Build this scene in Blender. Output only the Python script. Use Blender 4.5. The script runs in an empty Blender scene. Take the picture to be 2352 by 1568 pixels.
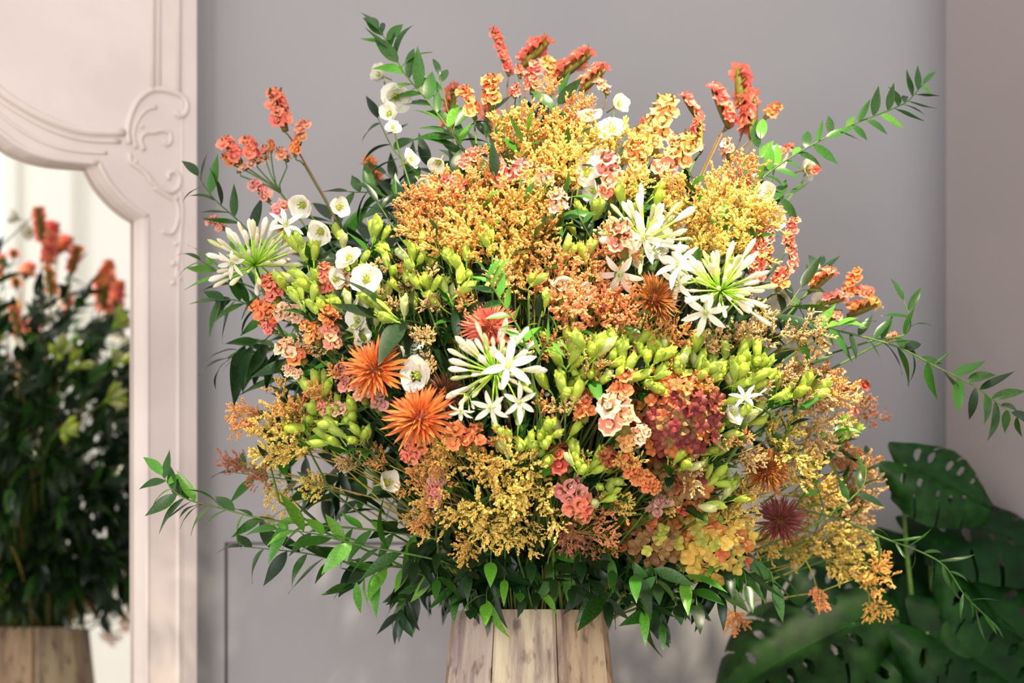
import bpy, math, random
from mathutils import Vector, Matrix

random.seed(7)
R = random.random
def U(a, b): return a + (b - a) * random.random()

# ---------------------------------------------------------------- camera, light, exposure
scn = bpy.context.scene
COL = scn.collection
FPX = 4573.0          # focal length in pixels of the 2352 x 1568 frame (70 mm)
DIST = 4.573          # camera to the centre of the vase
ZC = 1.25             # camera height
HORIZON = 1533.0
cam_d = bpy.data.cameras.new('camera')
cam = bpy.data.objects.new('camera', cam_d)
COL.objects.link(cam)
cam.location = (0, -DIST, ZC)
cam.rotation_euler = (math.pi / 2, 0, 0)
cam_d.lens = FPX / 2352 * 36
cam_d.sensor_width = 36
cam_d.shift_y = (HORIZON - 784) / 2352
cam_d.dof.use_dof = True
cam_d.dof.focus_distance = 4.25
cam_d.dof.aperture_fstop = 1.9
cam_d.clip_end = 60
scn.camera = cam

w = bpy.data.worlds.new('world'); scn.world = w; w.use_nodes = True
wbg = w.node_tree.nodes['Background']
wbg.inputs[0].default_value = (1.0, 0.98, 0.97, 1)
wbg.inputs[1].default_value = 1.0

def lamp(name, typ, loc, target, energy, color, **kw):
    d = bpy.data.lights.new(name, typ); d.energy = energy; d.color = color
    for k, v in kw.items(): setattr(d, k, v)
    o = bpy.data.objects.new(name, d); COL.objects.link(o)
    o.location = loc
    o.rotation_euler = (Vector(target) - Vector(loc)).to_track_quat('-Z', 'Y').to_euler()
    return o
lamp('ceiling_spot_light', 'SPOT', (0.75, -1.95, 4.35), (0.25, -0.24, 2.06), 1020, (1.0, 0.89, 0.64),
     spot_size=math.radians(34), spot_blend=0.8, shadow_soft_size=0.07)
lamp('added_fill_light', 'AREA', (-1.7, -5.6, 1.9), (0.1, 1.0, 1.6), 110, (1.0, 0.96, 0.96), shape='RECTANGLE', size=1.8, size_y=2.4)  # added soft light from front left to brighten the walls; no window there

scn.view_settings.view_transform = 'Standard'
scn.view_settings.look = 'None'
scn.view_settings.gamma = 1
scn.view_settings.use_curve_mapping = False
scn.view_settings.exposure = 0.30

# ---------------------------------------------------------------- helpers
def pw(px, py, y=0.0):
    """world point seen at pixel (px,py) at the real depth y"""
    d = DIST + y
    return Vector(((px - 1176) / FPX * d, y, ZC + (HORIZON - py) / FPX * d))
def mpp(y): return (DIST + y) / FPX

def lin(c):
    out = []
    for v in c:
        v /= 255.0
        out.append(v / 12.92 if v <= 0.04045 else ((v + 0.055) / 1.055) ** 2.4)
    return tuple(out)

def nodes(m):
    m.use_nodes = True
    return m.node_tree.nodes, m.node_tree.links

def plant_mat(name, c1, c2, rough=0.5, trans=0.25, spec=0.4, var=0.12, nscale=60.0, c3=None, tint=1.0):
    """petal / leaf: two-tone noise, a per-object hue and value shift, light passing through"""
    m = bpy.data.materials.new(name); n, l = nodes(m)
    out = n['Material Output']; b = n['Principled BSDF']
    tc = n.new('ShaderNodeTexCoord'); no = n.new('ShaderNodeTexNoise'); no.inputs['Scale'].default_value = nscale
    no.inputs['Detail'].default_value = 2
    l.new(tc.outputs['Object'], no.inputs['Vector'])
    ramp = n.new('ShaderNodeValToRGB')
    ramp.color_ramp.elements[0].position = 0.3; ramp.color_ramp.elements[0].color = (*lin(c1), 1)
    ramp.color_ramp.elements[1].position = 0.7; ramp.color_ramp.elements[1].color = (*lin(c2), 1)
    l.new(no.outputs['Fac'], ramp.inputs['Fac'])
    oi = n.new('ShaderNodeObjectInfo')
    col = ramp.outputs['Color']
    if c3:
        mr = n.new('ShaderNodeMapRange'); mr.inputs[1].default_value = 0.45; mr.inputs[2].default_value = 1.0
        mr.inputs[3].default_value = 0; mr.inputs[4].default_value = 0.9
        l.new(oi.outputs['Random'], mr.inputs[0])
        mx = n.new('ShaderNodeMix'); mx.data_type = 'RGBA'
        l.new(mr.outputs[0], mx.inputs[0]); l.new(col, mx.inputs[6]); mx.inputs[7].default_value = (*lin(c3), 1)
        col = mx.outputs[2]
    hs = n.new('ShaderNodeHueSaturation')
    mr2 = n.new('ShaderNodeMath'); mr2.operation = 'MULTIPLY_ADD'
    mr2.inputs[1].default_value = 2 * var; mr2.inputs[2].default_value = 1 - var
    wn = n.new('ShaderNodeTexWhiteNoise'); wn.noise_dimensions = '1D'
    l.new(oi.outputs['Random'], wn.inputs['W'])
    l.new(wn.outputs['Value'], mr2.inputs[0]); l.new(mr2.outputs[0], hs.inputs['Value'])
    mh = n.new('ShaderNodeMath'); mh.operation = 'MULTIPLY_ADD'; mh.inputs[1].default_value = 0.03; mh.inputs[2].default_value = 0.485
    l.new(oi.outputs['Random'], mh.inputs[0]); l.new(mh.outputs[0], hs.inputs['Hue'])
    l.new(col, hs.inputs['Color'])
    l.new(hs.outputs['Color'], b.inputs['Base Color'])
    b.inputs['Roughness'].default_value = rough
    b.inputs['Specular IOR Level'].default_value = spec
    if trans > 0:
        tr = n.new('ShaderNodeBsdfTranslucent'); l.new(hs.outputs['Color'], tr.inputs['Color'])
        ms = n.new('ShaderNodeMixShader'); ms.inputs[0].default_value = trans
        l.new(b.outputs[0], ms.inputs[1]); l.new(tr.outputs[0], ms.inputs[2]); l.new(ms.outputs[0], out.inputs['Surface'])
    return m

def paint(name, c1, c2, rough=0.6, scale=3.0, bump=0.0, stretch=(1, 1, 1)):
    m = bpy.data.materials.new(name); n, l = nodes(m); b = n['Principled BSDF']
    tc = n.new('ShaderNodeTexCoord'); mp = n.new('ShaderNodeMapping'); mp.inputs['Scale'].default_value = stretch
    no = n.new('ShaderNodeTexNoise'); no.inputs['Scale'].default_value = scale; no.inputs['Detail'].default_value = 5
    l.new(tc.outputs['Object'], mp.inputs[0]); l.new(mp.outputs[0], no.inputs['Vector'])
    ramp = n.new('ShaderNodeValToRGB')
    ramp.color_ramp.elements[0].position = 0.35; ramp.color_ramp.elements[0].color = (*lin(c1), 1)
    ramp.color_ramp.elements[1].position = 0.65; ramp.color_ramp.elements[1].color = (*lin(c2), 1)
    l.new(no.outputs['Fac'], ramp.inputs['Fac']); l.new(ramp.outputs['Color'], b.inputs['Base Color'])
    b.inputs['Roughness'].default_value = rough
    if bump:
        bp = n.new('ShaderNodeBump'); bp.inputs['Strength'].default_value = bump; bp.inputs['Distance'].default_value = 0.01
        n2 = n.new('ShaderNodeTexNoise'); n2.inputs['Scale'].default_value = scale * 20
        l.new(mp.outputs[0], n2.inputs['Vector']); l.new(n2.outputs['Fac'], bp.inputs['Height']); l.new(bp.outputs[0], b.inputs['Normal'])
    return m

class MB:
    """collects geometry for ONE mesh"""
    def __init__(s): s.v = []; s.f = []; s.m = []
    def add(s, vs, fs, mi=0, mat=None):
        o = len(s.v)
        s.v += [tuple(mat @ Vector(v)) for v in vs] if mat is not None else [tuple(v) for v in vs]
        s.f += [tuple(i + o for i in f) for f in fs]; s.m += [mi] * len(fs)
    def box(s, a, b, mi=0):
        (x0, y0, z0), (x1, y1, z1) = a, b
        s.add([(x0,y0,z0),(x1,y0,z0),(x1,y1,z0),(x0,y1,z0),(x0,y0,z1),(x1,y0,z1),(x1,y1,z1),(x0,y1,z1)],
              [(0,3,2,1),(4,5,6,7),(0,1,5,4),(1,2,6,5),(2,3,7,6),(3,0,4,7)], mi)
    def tube(s, pts, rad, sides=5, mi=0, cap=True):
        pts = [Vector(p) for p in pts]; n = len(pts); vs = []; fs = []
        up = Vector((0.31, 0.87, 0.39))
        for i, p in enumerate(pts):
            t = (pts[min(i + 1, n - 1)] - pts[max(i - 1, 0)])
            t = t.normalized() if t.length > 1e-9 else Vector((0, 0, 1))
            if abs(t.dot(up)) > 0.98: up = Vector((0.9, 0.1, 0.2))
            a = t.cross(up).normalized(); b = t.cross(a)
            r = rad[i] if isinstance(rad, (list, tuple)) else rad
            for k in range(sides):
                th = 2 * math.pi * k / sides
                vs.append(p + a * (r * math.cos(th)) + b * (r * math.sin(th)))
        for i in range(n - 1):
            for k in range(sides):
                k2 = (k + 1) % sides
                fs.append((i*sides+k, i*sides+k2, (i+1)*sides+k2, (i+1)*sides+k))
        if cap:
            fs.append(tuple(range(sides - 1, -1, -1))); fs.append(tuple((n-1)*sides + k for k in range(sides)))
        s.add(vs, fs, mi)
    def lathe(s, prof, sides=6, mi=0, mat=None, flat=1.0):
        """prof: (r,z) pairs; spins about local z"""
        vs = []; fs = []; n = len(prof)
        for r, z in prof:
            for k in range(sides):
                th = 2 * math.pi * k / sides
                vs.append((r * math.cos(th), flat * r * math.sin(th), z))
        for i in range(n - 1):
            for k in range(sides):
                k2 = (k + 1) % sides
                fs.append((i*sides+k, i*sides+k2, (i+1)*sides+k2, (i+1)*sides+k))
        fs.append(tuple(range(sides - 1, -1, -1))); fs.append(tuple((n-1)*sides + k for k in range(sides)))
        s.add(vs, fs, mi, mat)
    def blade(s, L, W, prof, bend=0.0, fold=0.0, wave=0.0, ns=6, nw=2, mi=0, mat=None, twist=0.0, cup=0.0):
        """a leaf or petal growing along +z from the origin, facing +y, width along x; prof(t) in 0..1 is its half width"""
        vs = []; fs = []; cols = 2 * nw + 1
        y = z = 0.0; ang = 0.0; st = L / ns
        for i in range(ns + 1):
            t = i / ns
            hw = W * 0.5 * prof(t)
            for j in range(-nw, nw + 1):
                u = j / nw
                x = hw * u
                oy = fold * abs(x) + cup * W * u * u * prof(t) + wave * W * math.sin(t * 9 + j * 2.1)
                tw = twist * t
                xx = x * math.cos(tw); yy = x * math.sin(tw)
                vs.append((xx, y + (oy) * math.cos(ang) + yy, z + oy * math.sin(ang)))
            ang = bend * t
            y -= math.sin(ang) * st; z += math.cos(ang) * st
        for i in range(ns):
            for j in range(cols - 1):
                a = i * cols + j
                fs.append((a, a + 1, a + cols + 1, a + cols))
        s.add(vs, fs, mi, mat)
    def mesh(s, name, mats, smooth=True):
        me = bpy.data.meshes.new(name); me.from_pydata(s.v, [], s.f)
        for m in (mats if isinstance(mats, (list, tuple)) else [mats]): me.materials.append(m)
        if any(s.m): me.polygons.foreach_set('material_index', s.m)
        if smooth: me.polygons.foreach_set('use_smooth', [True] * len(s.f))
        me.update(); return me

def obj(name, me, parent=None, mat=None):
    o = bpy.data.objects.new(name, me); COL.objects.link(o)
    if parent is not None: o.parent = parent
    if mat is not None: o.matrix_basis = mat
    return o
def empty(name, loc=(0, 0, 0)):
    o = bpy.data.objects.new(name, None); COL.objects.link(o); o.location = loc
    o.empty_display_size = 0.02
    return o
def tag(o, label, cat, group=None):
    o['label'] = label; o['category'] = cat
    if group: o['group'] = group
    return o
def struct(name, mb, mat, parent=None, smooth=False):
    o = obj(name, mb.mesh(name, mat, smooth), parent)
    if parent is None: o['kind'] = 'structure'
    return o
def frame(pos, axis, face=None, sc=1.0):
    z = Vector(axis).normalized()
    f = Vector(face) if face is not None else Vector((U(-1,1), U(-1,1), U(-1,1)))
    y = f - z * f.dot(z)
    if y.length < 1e-4: y = z.orthogonal()
    y.normalize(); x = y.cross(z)
    m = Matrix((x, y, z)).transposed().to_4x4()
    return Matrix.Translation(pos) @ m @ Matrix.Scale(sc, 4)
def bez(p0, p1, p2, p3, n):
    out = []
    for i in range(n + 1):
        t = i / n; q = 1 - t
        out.append(p0 * q**3 + p1 * (3*q*q*t) + p2 * (3*q*t*t) + p3 * t**3)
    return out
def catmull(P, n):
    P = [P[0] * 2 - P[1]] + list(P) + [P[-1] * 2 - P[-2]]
    out = []
    for i in range(1, len(P) - 2):
        for k in range(n):
            t = k / n
            a, b, c, d = P[i-1], P[i], P[i+1], P[i+2]
            out.append(0.5 * (2*b + (c - a)*t + (2*a - 5*b + 4*c - d)*t*t + (3*b - a - 3*c + d)*t**3))
    out.append(P[-2]); return out
def rdir(): 
    while True:
        v = Vector((U(-1,1), U(-1,1), U(-1,1)))
        if 0.05 < v.length < 1: return v.normalized()
CAMDIR = Vector((0, -1, 0.0))

# ---------------------------------------------------------------- the room
M_wall = paint('grey wall paint', (150, 148, 151), (156, 152, 153), 0.55, 1.2)
M_wallr = paint('shaded taupe wall', (134, 124, 122), (140, 130, 127), 0.55, 1.2)  # darker than the back wall; part of its shade is in the colour
M_cream = paint('cream wall paint', (246, 243, 234), (250, 248, 241), 0.5, 1.0)
M_floor = paint('pale stone floor', (206, 196, 186), (220, 211, 201), 0.35, 2.0, 0.1)
M_frame = paint('chalky pink-cream lacquer', (216, 201, 195), (228, 213, 207), 0.45, 4.0, 0.05)
M_white = paint('white window frame', (240, 240, 236), (248, 247, 243), 0.4)

YB = 1.0                                      # back wall
TX, TY = 0.771, 0.637                         # direction of the mirror wall, away to the right
NRM = Vector((0.637, -0.771, 0)).normalized() # its normal, towards the room
TAN = Vector((-NRM.y, NRM.x, 0))
MID = Vector((-0.770, 0.980, 0))              # a point of the mirror surface
HW = 4.7
mb = MB(); mb.box((-9, -9, -0.1), (5.5, 1.4, 0)); struct('floor', mb, M_floor)

px1 = (520 - 1176) / FPX * (DIST + YB); pz1 = ZC + (HORIZON - 1248) / FPX * (DIST + YB)
mb = MB(); mb.box((-1.4, YB + 0.03, 0), (1.6, YB + 0.15, HW))
wb = struct('wall_back', mb, M_wall)
mb = MB(); mb.box((-1.4, YB, pz1 + 0.004), (1.33, YB + 0.03, HW)); struct('upper_panel', mb, M_wall, wb)
mb = MB(); mb.box((-1.4, YB, 0), (px1 - 0.0045, YB + 0.03, pz1 + 0.004)); struct('side_panel', mb, M_wall, wb)
mb = MB(); mb.box((px1 + 0.0045, YB - 0.003, 0.12), (1.33, YB + 0.03, pz1 - 0.004)); struct('lower_panel', mb, M_wall, wb)
def wall_poly(name, p, q, thick, mat, z1=HW):
    p = Vector((*p, 0)); q = Vector((*q, 0)); d = (q - p).normalized(); n = Vector((d.y, -d.x, 0)) * thick
    mb = MB(); vs = []
    for z in (0, z1):
        for a in (p, q, q + n, p + n): vs.append((a.x, a.y, z))
    mb.add(vs, [(0,1,2,3),(7,6,5,4),(0,4,5,1),(1,5,6,2),(2,6,7,3),(3,7,4,0)])
    return struct(name, mb, mat)
xc = (2231 - 1176) / FPX * (DIST + YB)
wall_poly('wall_right', (xc + 0.70, YB - 0.578), (xc, YB), -0.15, M_wallr)
# left canted wall just behind the mirror
k0 = MID - NRM * 0.062
s1 = (YB + 0.0 - k0.y) / TAN.y
a = k0 + TAN * s1; b = k0 - TAN * 2.3
wall_poly('wall_left', (b.x, b.y), (a.x, a.y), -0.12, M_wall)
# far side of the room that the mirror shows, with a tall window
XR = 3.3
wy0, wy1, wz0, wz1 = -2.55, -1.60, 1.0, 3.95
mb = MB()
mb.box((XR, -7.0, 0), (XR + 0.2, wy0, HW)); mb.box((XR, wy1, 0), (XR + 0.2, 0.2, HW))
mb.box((XR, wy0, 0), (XR + 0.2, wy1, wz0)); mb.box((XR, wy0, wz1), (XR + 0.2, wy1, HW))
mb.box((XR - 0.08, -1.40, 0), (XR, -1.24, HW))
mb.box((XR - 0.04, wy1 + 0.01, 0), (XR, wy1 + 0.05, HW))
struct('wall_far', mb, M_cream)
wm = bpy.data.materials.new('daylight behind the window'); n_, l_ = nodes(wm)
e_ = n_.new('ShaderNodeEmission'); e_.inputs[0].default_value = (0.74, 0.9, 1.0, 1); e_.inputs[1].default_value = 1.6
l_.new(e_.outputs[0], n_['Material Output'].inputs['Surface'])
mb = MB(); mb.box((XR + 0.08, wy0, wz0), (XR + 0.10, wy1, wz1)); win = struct('window_1', mb, wm)
for i, z in enumerate((1.0, 1.73, 2.46, 3.19, 3.89)):
    mb = MB(); mb.box((XR + 0.03, wy0, z), (XR + 0.079, wy1, z + 0.06)); struct('glazing_bar', mb, M_white, win)
for y in (wy0, -2.16, wy1 - 0.06):
    mb = MB(); mb.box((XR + 0.02, y, wz0), (XR + 0.078, y + 0.06, wz1)); struct('window_stile', mb, M_white, win)

# ---------------------------------------------------------------- the carved mirror
def plane(px, py, off=0.0):
    """(s, z) on the mirror plane (moved off metres to the room) seen at a pixel"""
    d = Vector(((px - 1176) / FPX, 1, (HORIZON - py) / FPX)); o = Vector((0, -DIST, ZC))
    p0 = MID + NRM * off
    t = (p0 - o).dot(NRM) / d.dot(NRM); h = o + d * t
    return ((h - MID).dot(TAN), h.z)
mir = empty('wall_mirror', MID)
mir.rotation_euler = (0, 0, math.atan2(TAN.y, TAN.x))
tag(mir, 'tall wall mirror in a carved pink-cream wooden frame, reflecting the bouquet', 'mirror')
M_glass = bpy.data.materials.new('silvered mirror'); n_, l_ = nodes(M_glass)
b_ = n_['Principled BSDF']; b_.inputs['Metallic'].default_value = 1; b_.inputs['Roughness'].default_value = 0.015
b_.inputs['Base Color'].default_value = (0.93, 0.93, 0.90, 1)
SC = -0.90; FO = 0.045                         # mirror centre line, thickness of the frame in front of the glass
arch = [plane(x, y, FO) for x, y in ((-175,105),(-120,185),(-70,240),(-30,277),(0,303),(40,333),(80,352),(125,364),(170,370),(226,374),
                                     (236,394),(250,418),(268,440),(290,463),(315,483),(338,497))]
sr = arch[-1][0]; so = plane(452, 780, FO)[0]; ZT = 3.75; Z0 = 0.12; Z1 = 0.35
def mirx(s): return 2 * SC - s
full = [(mirx(s), z) for s, z in reversed(arch) if s > SC + 0.005] + [(s, z) for s, z in arch if s > SC]
mb = MB(); mb.box((mirx(so) + 0.03, -0.004, Z0 + 0.05), (so - 0.03, 0.05, ZT - 0.05)); obj('mirror_glass', mb.mesh('mirror_glass', M_glass, False), mir)
mb = MB()
for i in range(len(full) - 1):
    (s0, z0), (s2, z2) = full[i], full[i + 1]
    mb.add([(s0,-FO,z0),(s2,-FO,z2),(s2,-FO,ZT),(s0,-FO,ZT),(s0,-0.004,z0),(s2,-0.004,z2)], [(0,1,2,3),(4,5,1,0)])
obj('carved_top_panel', mb.mesh('carved_top_panel', M_frame, False), mir)
for sgn in (0, 1):
    a, b = (sr, so) if sgn else (mirx(so), mirx(sr))
    mb = MB(); mb.box((a, -FO, Z0), (b, 0.02, ZT)); obj('frame_post', mb.mesh('frame_post', M_frame, False), mir)
mb = MB(); mb.box((mirx(sr), -FO, Z0), (sr, 0.0, Z1)); obj('bottom_rail', mb.mesh('bottom_rail', M_frame, False), mir)
def bead(name, pts, r, both=True, depth=FO):
    for k in ((0, 1) if both else (1,)):
        mb = MB()
        P = [(s if k else mirx(s), -depth, z) for s, z in pts]
        mb.tube(P, r, 6); obj(name, mb.mesh(name, M_frame), mir)
edge = catmull([Vector((s, z, 0)) for s, z in arch if s > SC][:-6], 3)
bead('arch_bead', [(p.x, p.y) for p in edge], 0.007)
edge = catmull([Vector((s, z, 0)) for s, z in arch[9:]], 3)
bead('arch_bead', [(p.x, p.y) for p in edge], 0.007)
bead('post_bead', [arch[-1], (arch[-1][0], Z1)], 0.006)
def pl(pts, off=FO): return [plane(x, y, off) for x, y in pts]
def smooth(pts, n=4): return [(p.x, p.y) for p in catmull([Vector((s, z, 0)) for s, z in pts], n)]
bead('arch_moulding', smooth(pl([(-120,85),(-60,150),(0,208),(45,240),(95,268),(150,290),(205,303),(285,305)])), 0.011)
bead('arch_moulding', smooth(pl([(-120,105),(-60,172),(0,230),(45,260),(95,288),(150,310),(205,322),(275,325)])), 0.007)
bead('arch_moulding', smooth(pl([(-120,140),(-60,205),(0,262),(45,297),(95,325),(150,343),(205,350),(245,351)])), 0.005)
s405 = plane(409, 800, FO)[0]; s420 = plane(418, 800, FO)[0]
bead('post_moulding', [(s405, Z0 + 0.05), (s405, plane(400, 620, FO)[1])], 0.007)
bead('post_moulding', [(s405, plane(400, 215, FO)[1]), (s405, ZT - 0.05)], 0.008)
bead('post_moulding', [(s420, Z0 + 0.05), (s420, ZT - 0.05)], 0.003)
for x, r in ((349, 0.009), (365, 0.006)):
    sx = plane(x, 100, FO)[0]
    bead('panel_moulding', [(sx, plane(x, 210, FO)[1]), (sx, ZT - 0.06)], r)
bead('scroll_carving', smooth(pl([(296,330),(292,300),(300,262),(318,228),(345,208),(372,206),(398,212),(418,222),(428,240),(424,260),(412,266),(402,258)])), 0.009)
bead('scroll_carving', smooth(pl([(312,340),(306,310),(316,275),(336,252),(358,246)])), 0.006)
bead('scroll_carving', smooth(pl([(330,345),(322,320),(334,305),(352,304),(370,300),(388,305),(392,322),(384,332),(376,324)])), 0.007)
bead('scroll_carving', smooth(pl([(296,352),(300,372),(318,385),(336,400),(350,420),(370,432),(392,440),(408,430),(412,408),(400,394),(386,400),(388,412)])), 0.008)
bead('scroll_carving', smooth(pl([(352,430),(378,446),(402,462),(410,490),(404,520),(392,536),(372,530)])), 0.007)
bead('leaf_carving', smooth(pl([(412,440),(418,480),(414,540),(408,600),(404,640)])), 0.006)
for x, y, r in ((404, 455, 8), (408, 505, 9), (404, 560, 8), (398, 605, 10), (410, 640, 10), (396, 650, 8), (325, 290, 7), (310, 372, 8)):
    s, z = plane(x, y, FO)
    for k in (0, 1):
        mb = MB(); mb.lathe([(0.2, -0.5), (0.8, -0.3), (1.0, 0), (0.8, 0.3), (0.2, 0.5)], 8)
        o = obj('carved_boss', mb.mesh('carved_boss', M_frame), mir, Matrix.Translation((s if k else mirx(s), -FO, z)) @ Matrix.Diagonal((r*0.0011, 0.008, r*0.0017, 1)))

# ---------------------------------------------------------------- the vase of eight whitewashed staves
def vase_mat():
    m = bpy.data.materials.new('whitewashed weathered wood'); n, l = nodes(m); b = n['Principled BSDF']
    tc = n.new('ShaderNodeTexCoord'); mp = n.new('ShaderNodeMapping'); mp.inputs['Scale'].default_value = (14, 14, 1.3)
    no = n.new('ShaderNodeTexNoise'); no.inputs['Scale'].default_value = 1.6; no.inputs['Detail'].default_value = 6; no.inputs['Roughness'].default_value = 0.6
    l.new(tc.outputs['Object'], mp.inputs[0]); l.new(mp.outputs[0], no.inputs['Vector'])
    r = n.new('ShaderNodeValToRGB'); cr = r.color_ramp
    cr.elements[0].position = 0.30; cr.elements[0].color = (*lin((128, 106, 96)), 1)
    cr.elements[1].position = 0.62; cr.elements[1].color = (*lin((222, 210, 186)), 1)
    e = cr.elements.new(0.42); e.color = (*lin((176, 160, 150)), 1)
    e = cr.elements.new(0.50); e.color = (*lin((205, 190, 168)), 1)
    l.new(no.outputs['Fac'], r.inputs['Fac'])
    n2 = n.new('ShaderNodeTexNoise'); n2.inputs['Scale'].default_value = 45; n2.inputs['Detail'].default_value = 4
    mp2 = n.new('ShaderNodeMapping'); mp2.inputs['Scale'].default_value = (1, 1, 0.45); l.new(tc.outputs['Object'], mp2.inputs[0]); l.new(mp2.outputs[0], n2.inputs['Vector'])
    r2 = n.new('ShaderNodeValToRGB'); r2.color_ramp.elements[0].position = 0.33; r2.color_ramp.elements[1].position = 0.45
    r2.color_ramp.elements[0].color = (0.35, 0.3, 0.27, 1)
    l.new(n2.outputs['Fac'], r2.inputs['Fac'])
    mx = n.new('ShaderNodeMix'); mx.data_type = 'RGBA'; mx.blend_type = 'MULTIPLY'; mx.inputs[0].default_value = 0.8
    l.new(r.outputs['Color'], mx.inputs[6]); l.new(r2.outputs['Color'], mx.inputs[7])
    oi = n.new('ShaderNodeObjectInfo')
    mx2 = n.new('ShaderNodeMix'); mx2.data_type = 'RGBA'; mx2.blend_type = 'MULTIPLY'; mx2.inputs[0].default_value = 1.0
    l.new(mx.outputs[2], mx2.inputs[6]); l.new(oi.outputs['Color'], mx2.inputs[7])
    l.new(mx2.outputs[2], b.inputs['Base Color']); b.inputs['Roughness'].default_value = 0.55
    bp = n.new('ShaderNodeBump'); bp.inputs['Strength'].default_value = 0.35; bp.inputs['Distance'].default_value = 0.004
    l.new(n2.outputs['Fac'], bp.inputs['Height']); l.new(bp.outputs[0], b.inputs['Normal'])
    return m
M_vase = vase_mat(); M_vin = paint('dark inside of vase', (60, 48, 40), (74, 60, 50), 0.8)
VC = Vector(((1218 - 1176) / 1000.0, 0, 0)); ZR = ZC + (HORIZON - 1399) / FPX * (DIST - 0.17)
RR = 0.183; RB = RR + 0.107 * ZR
vase = empty('wooden_vase', VC); tag(vase, 'tall eight-sided vase of whitewashed weathered wood under the bouquet', 'vase')
for k in range(8):
    a0 = math.radians(-27 + 45 * k - 90); a1 = a0 + math.radians(45); g = 0.008
    mb = MB(); vs = []; nz = 9
    for i in range(nz + 1):
        t = i / nz; z = ZR * t; ro = RB + (RR - RB) * t; ri = ro - 0.022
        for (rr, aa) in ((ro - 0.006, a0 + g), (ro, a0 + g + 0.05), (ro, a1 - g - 0.05), (ro - 0.006, a1 - g), (ri, a1 - g), (ri, a0 + g)):
            vs.append((rr * math.cos(aa), rr * math.sin(aa), z))
    fs = []
    for i in range(nz):
        for j in range(6):
            j2 = (j + 1) % 6; fs.append((i*6+j, i*6+j2, (i+1)*6+j2, (i+1)*6+j))
    fs.append((5,4,3,2,1,0)); fs.append(tuple(nz*6 + j for j in range(6)))
    mb.add(vs, fs); st_ = obj('stave', mb.mesh('stave', M_vase, False), vase)
    st_.color = (*lin(((246, 240, 224), (232, 214, 196), (206, 178, 156), (236, 226, 210), (222, 206, 190), (240, 230, 214), (212, 190, 170), (216, 206, 212))[k]), 1)   # plank tints, with the facets' light and dark shading put in
mb = MB(); mb.lathe([(RB - 0.03, 0.0), (RB - 0.03, 0.03), (RR - 0.03, ZR - 0.06), (RR - 0.04, ZR - 0.09)], 8); obj('inner_liner', mb.mesh('inner_liner', M_vin), vase)
MOUTH = VC + Vector((0, 0, ZR))

# ---------------------------------------------------------------- plant materials
M_leaf = plant_mat('ruscus leaf, deep green', (26, 66, 18), (50, 100, 28), 0.34, 0.22, 0.5, 0.35, 25, c3=(70, 120, 34))
M_leafb = plant_mat('young leaf, fresh green', (74, 142, 36), (112, 170, 56), 0.34, 0.28, 0.5, 0.25, 25)  # ruscus green as lit leaves show it, the light put into the colour
M_leafd = plant_mat('old leaf, dark green', (16, 40, 18), (30, 62, 24), 0.38, 0.12, 0.45, 0.3, 25)  # dark leaf green, the bouquet's inner shade put into the colour
M_stem = plant_mat('green stem', (70, 104, 40), (98, 124, 52), 0.5, 0, 0.3, 0.25)
M_stemb = plant_mat('brownish stem', (112, 92, 52), (134, 108, 66), 0.5, 0, 0.3, 0.25)
M_calyx = plant_mat('statice calyx, olive', (98, 100, 36), (132, 116, 52), 0.6, 0.1, 0.2, 0.2, 120)
M_gold = plant_mat('yellow-green twig', (150, 142, 56), (188, 168, 76), 0.5, 0.05, 0.3, 0.15)
TONES = {
 'c': ((253, 136, 110), (255, 172, 150)), 'o': ((248, 142, 78), (253, 180, 124)), 'p': ((246, 188, 152), (252, 220, 196)),
 'k': ((246, 146, 136), (253, 192, 180)), 'y': ((248, 186, 104), (252, 214, 150)), 'd': ((206, 150, 138), (228, 184, 170)),  # tone y is peach with the spot's warm light put into the colour
 'r': ((196, 92, 68), (222, 130, 98)), 'b': ((248, 152, 120), (252, 200, 170)) }
M_st = {k: plant_mat('statice floret ' + k, a, b, 0.55, 0.3, 0.2, 0.12, 90) for k, (a, b) in TONES.items()}
CT = {'g': ((228, 168, 70), (245, 200, 118)), 'o': ((232, 150, 78), (246, 186, 120)), 'y': ((238, 200, 84), (250, 224, 134)),
      't': ((220, 174, 112), (238, 204, 148)), 'k': ((242, 152, 94), (252, 188, 132)), 'm': ((176, 112, 84), (204, 142, 108))}
M_ca = {k: plant_mat('sea lavender bud ' + k, a, b, 0.55, 0.15, 0.2, 0.15, 70) for k, (a, b) in CT.items()}
M_lime = plant_mat('lime bud', (158, 194, 46), (210, 225, 102), 0.4, 0.3, 0.35, 0.16, 55, c3=(192, 204, 98))
M_pale = plant_mat('pale green bud', (196, 208, 124), (226, 230, 170), 0.4, 0.25, 0.35, 0.12, 55)
M_wht = plant_mat('white petal', (236, 230, 212), (250, 248, 238), 0.45, 0.3, 0.3, 0.06, 30)
M_cream2 = plant_mat('cream bud', (232, 218, 178), (246, 238, 212), 0.45, 0.25, 0.3, 0.08, 40)
M_eye = plant_mat('yellow-green flower centre', (150, 168, 50), (186, 190, 80), 0.5, 0.1, 0.3, 0.1)
M_ped = plant_mat('bright green pedicel', (164, 220, 54), (196, 232, 92), 0.45, 0.15, 0.3, 0.15)
SPT = {'o': ((196, 92, 38), (226, 132, 66)), 'r': ((196, 84, 68), (220, 120, 98)), 'b': ((128, 72, 24), (160, 98, 40)), 'm': ((118, 60, 52), (150, 84, 72)), 'd': ((72, 42, 26), (104, 62, 38))}
M_sp = {k: plant_mat('spiky ray ' + k, a, b, 0.5, 0.12, 0.3, 0.15, 60) for k, (a, b) in SPT.items()}
M_spc = plant_mat('dark cone', (96, 50, 26), (130, 72, 36), 0.6, 0, 0.2, 0.1, 90)
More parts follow.
